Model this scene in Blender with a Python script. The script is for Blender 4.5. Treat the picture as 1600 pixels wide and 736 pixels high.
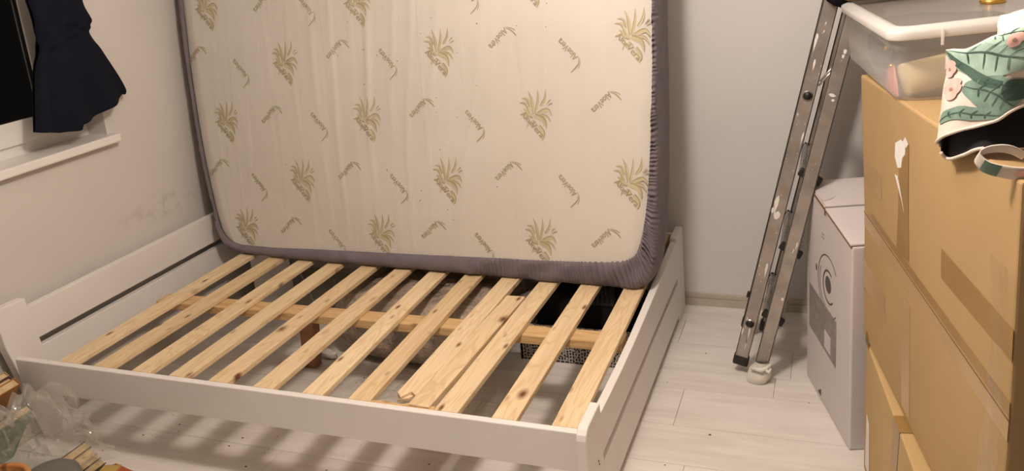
import bpy, bmesh, math, random
from mathutils import Vector, Matrix
random.seed(7)
sc = bpy.context.scene
for o in list(bpy.data.objects):
    bpy.data.objects.remove(o, do_unlink=True)
COL = sc.collection

# ------------------------------------------------------------------ camera
CAM_POS = Vector((2.62062, -1.78916, 1.60596))
YAW, PITCH, ROLL = -0.359213, -0.255178, -0.0849616
fw = Vector((math.sin(YAW)*math.cos(PITCH), math.cos(YAW)*math.cos(PITCH), math.sin(PITCH)))
r0 = Vector((math.cos(YAW), -math.sin(YAW), 0)); u0 = r0.cross(fw)
rt = math.cos(ROLL)*r0 + math.sin(ROLL)*u0
up = -math.sin(ROLL)*r0 + math.cos(ROLL)*u0
cd = bpy.data.cameras.new('camera'); cam = bpy.data.objects.new('camera', cd); COL.objects.link(cam)
M = Matrix.Identity(4)
for i in range(3):
    M[i][0] = rt[i]; M[i][1] = up[i]; M[i][2] = -fw[i]; M[i][3] = CAM_POS[i]
cam.matrix_world = M
cd.sensor_fit = 'HORIZONTAL'; cd.sensor_width = 36.0; cd.lens = 36.0*1300.48/1600
cd.shift_x = -34.54/1600; cd.shift_y = -139.72/1600
cd.clip_start = 0.02
sc.camera = cam

# ------------------------------------------------------------------ world (night outside the window)
w = bpy.data.worlds.new('night'); sc.world = w; w.use_nodes = True
w.node_tree.nodes['Background'].inputs[0].default_value = (0.020, 0.017, 0.014, 1)
w.node_tree.nodes['Background'].inputs[1].default_value = 0.3

# ------------------------------------------------------------------ ceiling lamp and exposure
LAMP = Vector((2.05, -0.36, 2.20))
ld = bpy.data.lights.new('ceiling_lamp_light', 'POINT'); ld.energy = 92; ld.color = (1.0, 0.865, 0.765)
ld.shadow_soft_size = 0.115
lo = bpy.data.objects.new('ceiling_lamp_light', ld); lo.location = LAMP; COL.objects.link(lo)
sc.view_settings.view_transform = 'Standard'; sc.view_settings.look = 'None'
sc.view_settings.gamma = 1.0; sc.view_settings.exposure = 0.0
sc.view_settings.use_curve_mapping = False

# ================================================================== helpers
def lin(c):
    return tuple(((x/255/12.92) if x/255 <= 0.04045 else ((x/255+0.055)/1.055)**2.4) for x in c)

class NT:
    def __init__(s, name):
        s.m = bpy.data.materials.new(name); s.m.use_nodes = True; s.t = s.m.node_tree
        s.b = s.t.nodes['Principled BSDF']; s.out = s.t.nodes['Material Output']
    def n(s, typ, **kw):
        q = s.t.nodes.new(typ)
        for k, v in kw.items():
            if k.startswith('i_'): q.inputs[k[2:].replace('_', ' ')].default_value = v
            else: setattr(q, k, v)
        return q
    def l(s, a, b): s.t.links.new(a, b)
    def coords(s, scale=(1, 1, 1), rand=True, kind='Object'):
        tc = s.n('ShaderNodeTexCoord'); mp = s.n('ShaderNodeMapping'); mp.inputs['Scale'].default_value = scale
        s.l(tc.outputs[kind], mp.inputs['Vector'])
        if rand:
            oi = s.n('ShaderNodeObjectInfo'); mu = s.n('ShaderNodeMath', operation='MULTIPLY'); mu.inputs[1].default_value = 37.0
            s.l(oi.outputs['Random'], mu.inputs[0]); cb = s.n('ShaderNodeCombineXYZ')
            for i in range(3): s.l(mu.outputs[0], cb.inputs[i])
            s.l(cb.outputs[0], mp.inputs['Location'])
        return mp.outputs['Vector']
    def noise(s, vec, scale, detail=3, rough=.55, dist=0):
        q = s.n('ShaderNodeTexNoise'); q.inputs['Scale'].default_value = scale; q.inputs['Detail'].default_value = detail
        q.inputs['Roughness'].default_value = rough; q.inputs['Distortion'].default_value = dist
        s.l(vec, q.inputs['Vector']); return q.outputs['Fac']
    def ramp(s, fac, stops):
        r = s.n('ShaderNodeValToRGB'); e = r.color_ramp.elements
        while len(e) < len(stops): e.new(0.5)
        for q, (p, c) in zip(e, stops): q.position = p; q.color = (*c, 1) if len(c) == 3 else c
        s.l(fac, r.inputs[0]); return r.outputs[0]
    def mix(s, fac, a, b, mode='MIX'):
        q = s.n('ShaderNodeMix', data_type='RGBA', blend_type=mode)
        for sock, v in ((q.inputs[0], fac), (q.inputs[6], a), (q.inputs[7], b)):
            if hasattr(v, 'is_output'): s.l(v, sock)
            elif isinstance(v, (int, float)): sock.default_value = v
            else: sock.default_value = (*v, 1)
        return q.outputs[2]
    def bump(s, h, strength=.3, dist=.01):
        q = s.n('ShaderNodeBump'); q.inputs['Strength'].default_value = strength; q.inputs['Distance'].default_value = dist
        s.l(h, q.inputs['Height']); s.l(q.outputs[0], s.b.inputs['Normal']); return q
    def color(s, v):
        if hasattr(v, 'is_output'): s.l(v, s.b.inputs['Base Color'])
        else: s.b.inputs['Base Color'].default_value = (*v, 1)

def simple(name, c, rough=.5, metal=0, var=.08, vs=6, bump=0, bs=60, spec=.5, bd=.004):
    k = NT(name); v = k.coords(rand=True); f = k.noise(v, vs)
    lo_ = tuple(x*(1-var) for x in c); hi = tuple(min(1, x*(1+var)) for x in c)
    k.color(k.ramp(f, [(.3, lo_), (.7, hi)]))
    k.b.inputs['Roughness'].default_value = rough; k.b.inputs['Metallic'].default_value = metal
    k.b.inputs['Specular IOR Level'].default_value = spec
    if bump: k.bump(k.noise(v, bs, 4), bump, bd)
    return k.m

def clear(name, tint, milk, gloss_rough=.1, milk_col=(.8, .78, .74), fres=1.35, bumpy=0, bs=30, trl=.4):
    """thin see-through plastic: transparent + some milky diffuse + gloss by fresnel"""
    k = NT(name); k.t.nodes.remove(k.b)
    tr = k.n('ShaderNodeBsdfTransparent'); tr.inputs[0].default_value = (*tint, 1)
    df = k.n('ShaderNodeBsdfDiffuse'); df.inputs[0].default_value = (*milk_col, 1)
    tl = k.n('ShaderNodeBsdfTranslucent'); tl.inputs[0].default_value = (*milk_col, 1)
    gl = k.n('ShaderNodeBsdfGlossy'); gl.inputs['Roughness'].default_value = gloss_rough
    m0 = k.n('ShaderNodeMixShader'); m0.inputs[0].default_value = trl; k.l(df.outputs[0], m0.inputs[1]); k.l(tl.outputs[0], m0.inputs[2])
    m1 = k.n('ShaderNodeMixShader'); m1.inputs[0].default_value = milk; k.l(tr.outputs[0], m1.inputs[1]); k.l(m0.outputs[0], m1.inputs[2])
    fr = k.n('ShaderNodeLayerWeight'); fr.inputs['Blend'].default_value = .5      # same on both sides of the thin wall
    pw = k.n('ShaderNodeMath', operation='POWER'); k.l(fr.outputs['Facing'], pw.inputs[0]); pw.inputs[1].default_value = 4.0
    sc_ = k.n('ShaderNodeMath', operation='MULTIPLY_ADD'); k.l(pw.outputs[0], sc_.inputs[0]); sc_.inputs[1].default_value = .55; sc_.inputs[2].default_value = (fres-1)**2/(fres+1)**2*1.6
    m2 = k.n('ShaderNodeMixShader'); k.l(sc_.outputs[0], m2.inputs[0]); k.l(m1.outputs[0], m2.inputs[1]); k.l(gl.outputs[0], m2.inputs[2])
    k.l(m2.outputs[0], k.out.inputs[0])
    if bumpy:
        v = k.coords(); bp = k.n('ShaderNodeBump'); bp.inputs['Strength'].default_value = bumpy; bp.inputs['Distance'].default_value = .01
        k.l(k.noise(v, bs, 3, .6, 1.0), bp.inputs['Height'])
        for q in (df, gl, tl): k.l(bp.outputs[0], q.inputs['Normal'])
        k.l(bp.outputs[0], fr.inputs['Normal'])
    return k.m

def emp(name, loc, label=None, cat=None, group=None):
    o = bpy.data.objects.new(name, None); COL.objects.link(o); o.location = loc; o.empty_display_size = .05
    tag(o, label, cat, group); return o
def tag(o, label=None, cat=None, group=None, kind=None):
    if label: o['label'] = label
    if cat: o['category'] = cat
    if group: o['group'] = group
    if kind: o['kind'] = kind
    return o
def worldloc(o):
    p = Vector((0, 0, 0))
    while o is not None: p += o.location; o = o.parent
    return p
def mesh(name, verts, faces, mat, parent=None, smooth=False, base=None):
    """verts in world coordinates; the object's origin is its parent's origin (or base)"""
    org = worldloc(parent) if parent else Vector(base or (0, 0, 0))
    me = bpy.data.meshes.new(name); me.from_pydata([tuple(Vector(v)-org) for v in verts], [], faces); me.update()
    bm = bmesh.new(); bm.from_mesh(me); bmesh.ops.recalc_face_normals(bm, faces=bm.faces); bm.to_mesh(me); bm.free()
    o = bpy.data.objects.new(name, me); COL.objects.link(o); me.materials.append(mat)
    if parent: o.parent = parent
    else: o.location = org
    if smooth:
        for p in me.polygons: p.use_smooth = True
    return o
def bevel(o, w, seg=2):
    m = o.modifiers.new('bevel', 'BEVEL'); m.width = w; m.segments = seg; m.limit_method = 'ANGLE'; m.angle_limit = math.radians(40); return o
def solid(o, t, off=0):
    m = o.modifiers.new('solid', 'SOLIDIFY'); m.thickness = t; m.offset = off; return o
def subsurf(o, n=1):
    m = o.modifiers.new('sub', 'SUBSURF'); m.levels = n; m.render_levels = n; return o
BF = [(0, 1, 3, 2), (4, 6, 7, 5), (0, 4, 5, 1), (2, 3, 7, 6), (0, 2, 6, 4), (1, 5, 7, 3)]
def boxverts(o, a, b, c):
    """o corner, a,b,c edge vectors"""
    o = Vector(o); return [o+i*Vector(a)+j*Vector(b)+k*Vector(c) for i in (0, 1) for j in (0, 1) for k in (0, 1)]
def box(name, lo_, hi, mat, parent=None, bev=.002, base=None):
    d = [hi[i]-lo_[i] for i in range(3)]
    o = mesh(name, boxverts(lo_, (d[0], 0, 0), (0, d[1], 0), (0, 0, d[2])), BF, mat, parent, base=base)
    if bev: bevel(o, bev)
    return o
def obox(name, o, a, b, c, mat, parent=None, bev=.002, base=None):
    q = mesh(name, boxverts(o, a, b, c), BF, mat, parent, base=base)
    if bev: bevel(q, bev)
    return q
def prism(name, poly, off, mat, parent=None, bev=.002, base=None):
    """poly: list of 3D points, extruded by vector off"""
    n = len(poly); off = Vector(off); vs = [Vector(p) for p in poly]; vs += [v+off for v in vs]
    fs = [tuple(range(n)), tuple(range(2*n-1, n-1, -1))]+[(i, (i+1) % n, n+(i+1) % n, n+i) for i in range(n)]
    q = mesh(name, vs, fs, mat, parent, base=base)
    if bev: bevel(q, bev)
    return q
def multi(name, parts, mat, parent=None, base=None, smooth=False):
    vs, fs = [], []
    for v, f in parts:
        k = len(vs); vs += list(v); fs += [tuple(i+k for i in q) for q in f]
    return mesh(name, vs, fs, mat, parent, smooth, base)
def tubegeo(pts, r, seg=8, caps=True):
    pts = [Vector(p) for p in pts]; vs, fs = [], []
    rr = r if isinstance(r, (list, tuple)) else [r]*len(pts)
    prev = None
    for i, p in enumerate(pts):
        d = (pts[min(i+1, len(pts)-1)]-pts[max(i-1, 0)]).normalized()
        if prev is None:
            a = d.cross(Vector((0, 0, 1))); a = a if a.length > .01 else d.cross(Vector((0, 1, 0)))
        else: a = prev-d*prev.dot(d)
        a.normalize(); prev = a; b = d.cross(a)
        for j in range(seg):
            t = 2*math.pi*j/seg; vs.append(p+rr[i]*(math.cos(t)*a+math.sin(t)*b))
    for i in range(len(pts)-1):
        for j in range(seg):
            k = (j+1) % seg; fs.append((i*seg+j, i*seg+k, (i+1)*seg+k, (i+1)*seg+j))
    if caps: fs += [tuple(range(seg-1, -1, -1)), tuple(range((len(pts)-1)*seg, len(pts)*seg))]
    return vs, fs
def tube(name, pts, r, mat, parent=None, seg=8, base=None):
    v, f = tubegeo(pts, r, seg); return mesh(name, v, f, mat, parent, True, base)
def gridgeo(fn, nu, nv):
    vs = [fn(i/nu, j/nv) for j in range(nv+1) for i in range(nu+1)]
    fs = [(j*(nu+1)+i, j*(nu+1)+i+1, (j+1)*(nu+1)+i+1, (j+1)*(nu+1)+i) for j in range(nv) for i in range(nu)]
    return vs, fs
def cr(pts, t):
    """Catmull-Rom through a list of Vectors, t in 0..1"""
    n = len(pts)-1; x = min(max(t, 0), 1)*n; i = min(int(x), n-1); f = x-i
    p = [pts[max(i-1, 0)], pts[i], pts[i+1], pts[min(i+2, n)]]
    return .5*((2*p[1])+(p[2]-p[0])*f+(2*p[0]-5*p[1]+4*p[2]-p[3])*f*f+(3*p[1]-p[0]-3*p[2]+p[3])*f**3)
def lathegeo(prof, c, seg=32):
    c = Vector(c); vs, fs = [], []
    for r, z in prof:
        for j in range(seg):
            t = 2*math.pi*j/seg; vs.append(c+Vector((r*math.cos(t), r*math.sin(t), z)))
    for i in range(len(prof)-1):
        for j in range(seg):
            k = (j+1) % seg; fs.append((i*seg+j, i*seg+k, (i+1)*seg+k, (i+1)*seg+j))
    fs.append(tuple(range(seg-1, -1, -1))); fs.append(tuple(range((len(prof)-1)*seg, len(prof)*seg)))
    return vs, fs
def hsh(*a):
    x = math.sin(sum(v*k for v, k in zip(a, (12.9898, 78.233, 37.719))))*43758.5453; return x-math.floor(x)
def vnoise(x, y, s=0):
    xi, yi = math.floor(x), math.floor(y); fx, fy = x-xi, y-yi; fx = fx*fx*(3-2*fx); fy = fy*fy*(3-2*fy)
    a, b, c, d = hsh(xi, yi, s), hsh(xi+1, yi, s), hsh(xi, yi+1, s), hsh(xi+1, yi+1, s)
    return (a*(1-fx)+b*fx)*(1-fy)+(c*(1-fx)+d*fx)*fy-.5

# ================================================================== materials
def wall_mat(name, c, stain=False):
    k = NT(name); v = k.coords(rand=False); f = k.noise(v, 2.2, 4)
    c1 = tuple(x*.95 for x in c); base = k.ramp(f, [(.3, c1), (.7, c)])
    if stain:   # grey mould spots low on the wall above the bed head
        sep = k.n('ShaderNodeSeparateXYZ'); tc = k.n('ShaderNodeTexCoord'); k.l(tc.outputs['Object'], sep.inputs[0])
        f2 = k.noise(v, 14, 5, .7)
        def band(sock, c0, wd):
            a = k.n('ShaderNodeMath', operation='SUBTRACT'); k.l(sock, a.inputs[0]); a.inputs[1].default_value = c0
            b = k.n('ShaderNodeMath', operation='ABSOLUTE'); k.l(a.outputs[0], b.inputs[0])
            d = k.n('ShaderNodeMapRange'); d.inputs[1].default_value = 0; d.inputs[2].default_value = wd; d.inputs[3].default_value = 1; d.inputs[4].default_value = 0
            k.l(b.outputs[0], d.inputs[0]); return d.outputs[0]
        m1 = k.n('ShaderNodeMath', operation='MULTIPLY'); k.l(band(sep.outputs[1], .86, .30), m1.inputs[0]); k.l(band(sep.outputs[2], .60, .07), m1.inputs[1])
        m2 = k.n('ShaderNodeMath', operation='MULTIPLY'); k.l(m1.outputs[0], m2.inputs[0])
        rr = k.ramp(f2, [(.48, (0, 0, 0)), (.66, (1, 1, 1))]); k.l(rr, m2.inputs[1])
        m3 = k.n('ShaderNodeMath', operation='MULTIPLY'); k.l(m2.outputs[0], m3.inputs[0]); m3.inputs[1].default_value = .55
        base = k.mix(m3.outputs[0], base, (.22, .19, .13))
    k.color(base); k.b.inputs['Roughness'].default_value = .75; k.b.inputs['Specular IOR Level'].default_value = .25
    k.bump(k.noise(v, 160, 3), .08, .002)
    return k.m
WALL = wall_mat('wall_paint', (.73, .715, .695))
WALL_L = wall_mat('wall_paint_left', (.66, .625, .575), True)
DARKW = simple('dark_unseen_wall', (.30, .26, .23), .8, var=.05)  # colour of the unseen walls, darkened to weaken bounced fill light
CEIL = simple('ceiling_paint', (.72, .69, .66), .9, var=.02)
WHITE = simple('white_lacquered_wood', (.78, .745, .71), .38, var=.025, vs=5, bump=.05, bs=25)
PVC = simple('white_window_plastic', (.80, .77, .72), .35, var=.015)

def pine(name, light, dark, knot=(.16, .06, .02), ax=1):
    k = NT(name)
    s1 = [42, 42, 42]; s1[ax] = 1.6; s2 = [9, 9, 9]; s2[ax] = 1.1; s3 = [8.5, 8.5, 2.0]; s3[ax] = 4.6
    f = k.noise(k.coords(s1), 1.0, 3, .6, .6); g = k.noise(k.coords(s2), 1.6, 2, .5, 1.6)
    wv = k.n('ShaderNodeMath', operation='SINE'); ml = k.n('ShaderNodeMath', operation='MULTIPLY'); ml.inputs[1].default_value = 42
    k.l(g, ml.inputs[0]); k.l(ml.outputs[0], wv.inputs[0])
    r1 = k.ramp(f, [(.25, tuple(x*.86 for x in light)), (.75, tuple(min(1, x*1.08) for x in light))])
    mr = k.n('ShaderNodeMapRange'); mr.inputs[1].default_value = .2; mr.inputs[2].default_value = 1; mr.inputs[3].default_value = 0; mr.inputs[4].default_value = .55
    k.l(wv.outputs[0], mr.inputs[0]); c = k.mix(mr.outputs[0], r1, dark)
    vo = k.n('ShaderNodeTexVoronoi'); vo.inputs['Scale'].default_value = 1.0; k.l(k.coords(s3), vo.inputs['Vector'])
    kn = k.ramp(vo.outputs['Distance'], [(.04, (1, 1, 1)), (.11, (.42, .42, .42)), (.17, (0, 0, 0))])
    c = k.mix(kn, c, knot)
    s4 = [19, 19, 4]; s4[ax] = 7.5
    vo2 = k.n('ShaderNodeTexVoronoi'); vo2.inputs['Scale'].default_value = 1.0; k.l(k.coords(s4), vo2.inputs['Vector'])
    c = k.mix(k.ramp(vo2.outputs['Distance'], [(.06, (.95, .95, .95)), (.14, (.3, .3, .3)), (.19, (0, 0, 0))]), c, knot)
    oi = k.n('ShaderNodeObjectInfo'); tint = k.ramp(oi.outputs['Random'], [(0, (.90, .86, .80)), (1, (1.0, 1.0, 1.0))])
    c = k.mix(1.0, c, tint, 'MULTIPLY')
    k.color(c); k.b.inputs['Roughness'].default_value = .55; k.b.inputs['Specular IOR Level'].default_value = .3
    k.bump(f, .12, .002)
    return k.m
PINE = pine('pine_slat_wood', (.80, .63, .40), (.64, .44, .23))
PINE_X = pine('pine_beam_wood', (.68, .47, .24), (.48, .27, .11), ax=0)
BROWNWOOD = pine('brown_leg_wood', (.36, .17, .09), (.22, .10, .05), ax=2)

def floor_mat():
    k = NT('whitewashed_laminate')
    f = k.noise(k.coords((3, 40, 3)), 1.0, 4, .62, .5); g = k.noise(k.coords((1.2, 9, 1.2)), 1.5, 3, .5, 1.2)
    c = k.ramp(f, [(.25, (.68, .64, .59)), (.55, (.755, .72, .67)), (.8, (.785, .75, .705))])
    c = k.mix(k.ramp(g, [(.48, (0, 0, 0)), (.66, (.35, .35, .35))]), c, (.58, .53, .47))
    oi = k.n('ShaderNodeObjectInfo'); c = k.mix(1.0, c, k.ramp(oi.outputs['Random'], [(0, (.965, .96, .955)), (1, (1, 1, 1))]), 'MULTIPLY')
    k.color(c); k.b.inputs['Roughness'].default_value = .42; k.b.inputs['Specular IOR Level'].default_value = .35
    k.bump(f, .06, .002); return k.m
FLOOR = floor_mat()
GAP = simple('dark_joint', (.30, .26, .22), .9)
TRIM = simple('greyish_beige_skirting', (.50, .45, .37), .5, var=.1, vs=12)

def cover_mat():
    k = NT('knitted_mattress_cover')
    v1 = k.coords((7, 1, .8), rand=False); f1 = k.noise(v1, 1.5, 2, .5, 1.2)
    v2 = k.coords((60, 60, 260), rand=False); f2 = k.noise(v2, 1, 2); f3 = k.noise(k.coords((1, 1, 1), rand=False), 9, 3, .6, .5)
    c = k.ramp(k.noise(k.coords((1, 1, 1), rand=False), 2.5, 3), [(.3, (.62, .58, .515)), (.7, (.675, .635, .57))])
    k.color(c); k.b.inputs['Roughness'].default_value = .9; k.b.inputs['Specular IOR Level'].default_value = .15
    a = k.n('ShaderNodeMath', operation='MULTIPLY_ADD'); k.l(f2, a.inputs[0]); a.inputs[1].default_value = .06; k.l(f1, a.inputs[2])
    b = k.n('ShaderNodeMath', operation='MULTIPLY_ADD'); k.l(f3, b.inputs[0]); b.inputs[1].default_value = .25; k.l(a.outputs[0], b.inputs[2])
    k.bump(b.outputs[0], .30, .012); return k.m
COVER = cover_mat()
LEAFP = simple('olive_leaf_print', (.535, .47, .315), .9, var=.12, vs=25, spec=.1)
LEAFD = simple('olive_line_print', (.40, .34, .205), .9, var=.08, vs=25, spec=.1)
def fabric(name, c, bump=.15, bs=45, rough=.85, var=.1, sheen=.15):
    k = NT(name); v = k.coords(rand=False)
    k.color(k.ramp(k.noise(v, 12, 4), [(.3, tuple(x*(1-var) for x in c)), (.7, tuple(x*(1+var) for x in c))]))
    k.b.inputs['Roughness'].default_value = rough; k.b.inputs['Specular IOR Level'].default_value = .2
    k.b.inputs['Sheen Weight'].default_value = sheen
    k.bump(k.noise(v, bs, 4, .6, .6), bump, .006); return k.m
SHEET = fabric('mauve_grey_cotton', (.172, .140, .158), .35, 40)
NAVY = fabric('navy_cotton', (.004, .0055, .013), .25, 30, sheen=0)
BLACK = fabric('black_fabric', (.007, .006, .007), .2, 30, sheen=0)
ALU = simple('scuffed_aluminium', (.40, .36, .325), .40, .7, var=.18, vs=14, bump=.08, bs=50)
ALU2 = simple('ribbed_bright_aluminium', (.50, .47, .44), .30, .85, var=.35, vs=45, bump=.2, bs=90)
RUBBER = simple('black_plastic', (.012, .011, .011), .45)
SPLASH = simple('dried_white_paint', (.78, .75, .71), .6)
CARTON = simple('white_carton', (.62, .575, .565), .6, var=.02, vs=3)
PRINTG = simple('grey_carton_print', (.27, .235, .225), .7, var=.2, vs=40)
PRINTD = simple('dark_carton_print', (.10, .085, .07), .7)
CARD = simple('brown_cardboard', (.42, .285, .135), .75, var=.06, vs=3, bump=.06, bs=40, spec=.2)
CARD2 = simple('pale_brown_cardboard', (.50, .35, .165), .75, var=.06, vs=3, bump=.06, bs=40, spec=.2)
CARDD = simple('cardboard_core', (.20, .115, .045), .9)
TAPE = simple('brown_packing_tape', (.31, .185, .062), .32, var=.08, vs=9, spec=.4)
TAPEC = simple('pale_packing_tape', (.45, .30, .145), .30, var=.06, vs=9, spec=.4)
PAPER = simple('torn_white_paper', (.78, .76, .73), .8)
FILM = clear('crinkled_clear_film', (.985, .98, .97), .125, .06, (.96, .92, .86), 1.55, .6, 30)
WRAP = clear('stretch_film', (.985, .98, .965), .02, .16, (.60, .55, .5), 1.08, .3, 40)
BOXP = clear('milky_storage_plastic', (.99, .985, .975), .33, .14, (.98, .965, .935), 1.2, .05, 6, .22)
RIMP = clear('milky_rim_plastic', (.97, .96, .94), .68, .2, (.97, .955, .92), 1.3)
LIDP = clear('grey_lid_plastic', (.95, .93, .91), .45, .25, (.60, .56, .51), 1.35, 0, 30, .3)
GLASS = clear('window_glass', (.85, .87, .88), .0, .02, fres=1.45)

# ================================================================== room shell
XW, YB, YF, XR, ZC = -0.07, 1.484, -3.0, 3.75, 2.55
floor = box('floor', (XW-.05, YF, -.08), (XR, YB+.05, -.004), GAP, None, 0); tag(floor, kind='structure')
edges = [-.66, -.455, -.245, -.035, .173, .388, .588, .81, .945, 1.14, 1.337, 1.482]
for r in range(len(edges)-1):
    y0, y1 = edges[r], edges[r+1]
    xs = [XW]; st = [1.25, .55, 1.8, .9, 2.2, 1.45, .75, 2.43, 1.1, 2.05, .4][r]
    x = st
    while x < XR-.2: xs.append(x); x += 1.38
    xs.append(XR)
    for a, b in zip(xs, xs[1:]):
        box('floor_plank', (a+.0006, y0+.0007, -.006), (b-.0006, y1-.0007, 0.0), FLOOR, floor, .0008)
yy = -.66
while yy > YF+.3:     # rows behind and under the viewer, out of frame
    for a, b in ((XW, 1.4), (1.4, XR)):
        box('floor_plank', (a+.001, yy-.205+.0012, -.006), (b-.001, yy-.0012, 0.0), FLOOR, floor, .0008)
    yy -= .205
W_Y0, W_Y1, W_Z0, W_Z1 = -1.05, .632, .945, 2.15
def boxgeo(lo_, hi): return boxverts(lo_, (hi[0]-lo_[0], 0, 0), (0, hi[1]-lo_[1], 0), (0, 0, hi[2]-lo_[2])), BF
XO_ = XW-.22
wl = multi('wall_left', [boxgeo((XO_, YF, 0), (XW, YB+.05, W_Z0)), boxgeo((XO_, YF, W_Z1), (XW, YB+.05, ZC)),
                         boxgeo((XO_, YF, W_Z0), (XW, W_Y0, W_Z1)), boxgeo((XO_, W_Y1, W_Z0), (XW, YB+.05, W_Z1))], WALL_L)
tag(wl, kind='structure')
tag(box('wall_back', (XW, YB, 0), (XR, YB+.1, ZC), WALL, None, 0), kind='structure')
tag(box('wall_right', (XR, YF, 0), (XR+.1, YB+.1, ZC), DARKW, None, 0), kind='structure')
tag(box('wall_front', (XW, YF-.1, 0), (XR, YF, ZC), DARKW, None, 0), kind='structure')
tag(box('ceiling', (XO_, YF-.1, ZC), (XR+.1, YB+.1, ZC+.1), CEIL, None, 0), kind='structure')
bb = multi('baseboard_back', [boxgeo((XW, YB-.013, 0), (XR, YB, .033)), boxgeo((XW, YB-.010, .033), (XR, YB, .037)), boxgeo((XW, YB-.012, .037), (XR, YB, .055))], TRIM)
tag(bb, kind='structure'); bevel(bb, .0012)
tag(box('baseboard_left', (XW, YF, 0), (XW+.012, YB-.014, .055), TRIM, None, .002), kind='structure')

# window with sill, fixed frame, sash and dark pane
win = emp('window_1', (XW-.11, -.2, W_Z0)); tag(win, kind='structure')
box('window_sill', (XW-.105, W_Y0-.03, .930), (XW+.047, .655, .964), PVC, win, .006)
fx0, fx1 = XW-.125, XW-.095
multi('window_frame', [boxgeo((fx0, W_Y0, .964), (fx1, W_Y1, 1.004)), boxgeo((fx0, .515, 1.004), (fx1, W_Y1, W_Z1)),
                       boxgeo((fx0, W_Y0, 1.004), (fx1, W_Y0+.06, W_Z1)), boxgeo((fx0, W_Y0, W_Z1-.05), (fx1, W_Y1, W_Z1))], PVC, win)
sx0, sx1 = XW-.112, XW-.080
sash = multi('window_sash', [boxgeo((sx0, W_Y0+.05, 1.004), (sx1, .508, 1.090)), boxgeo((sx0, .444, 1.090), (sx1, .508, W_Z1-.05)),
                             boxgeo((sx0, W_Y0+.05, 1.090), (sx1, W_Y0+.12, W_Z1-.05)), boxgeo((sx0, W_Y0+.12, W_Z1-.13), (sx1, .444, W_Z1-.05))], PVC, win)
bevel(sash, .004)
box('window_pane', (XW-.100, W_Y0+.11, 1.085), (XW-.096, .449, W_Z1-.12), GLASS, win, 0)
multi('glazing_gasket', [boxgeo((XW-.099, W_Y0+.12, 1.089), (XW-.0835, .445, 1.0925)), boxgeo((XW-.099, .4415, 1.089), (XW-.0835, .445, W_Z1-.13))], RUBBER, win)

# ================================================================== bed
bed = emp('bed_frame', (0, 0, 0), 'white wooden double bed frame with bare pine slats, mattress taken off', 'bed')
RZ = .337
side = box('side_rail', (0.002, 0, .219), (2.0, .022, RZ), WHITE, bed, .003)
box('side_rail', (0.002, 1.426, .219), (2.0, 1.448, RZ), WHITE, bed, .003)
# head end
hp = [(-.030, .527), (.086, .523), (.099, .40), (.116, .271), (.135, .10), (.146, 0), (.055, 0), (.035, .10), (.012, .22), (-.022, .39)]
prism('head_post', [(-.032, y, z) for y, z in hp], (.037, 0, 0), WHITE, bed, .003)
prism('head_post', [(-.032, 1.448-y, z) for y, z in hp], (.037, 0, 0), WHITE, bed, .003)
box('headboard_panel', (-.027, .07, .363), (0, 1.38, .487), WHITE, bed, .003)
box('headboard_panel', (-.027, .09, .19), (0, 1.36, .334), WHITE, bed, .003)
# foot end
fp = [(-.016, 0), (-.016, .325), (-.011, .340), (.000, .350), (.014, .354), (.125, .354), (.128, .318), (.135, 0)]
prism('foot_post', [(2.0, y, z) for y, z in fp], (.028, 0, 0), WHITE, bed, .004)
prism('foot_post', [(2.0, y, z) for y, z in [(1.312, 0), (1.312, .362), (1.325, .366), (1.44, .366), (1.448, .36), (1.448, 0)]], (.028, 0, 0), WHITE, bed, .003)
topc = [(.127, .319), (.25, .314), (.40, .311), (.55, .312), (.7, .318), (.85, .325), (1.05, .333), (1.2, .341), (1.313, .349)]
prism('footboard_panel', [(2.001, y, z) for y, z in topc]+[(2.001, 1.313, .193), (2.001, .127, .193)], (.026, 0, 0), WHITE, bed, .003)
box('footboard_panel', (2.001, .132, .027), (2.027, 1.313, .166), WHITE, bed, .003)
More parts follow.
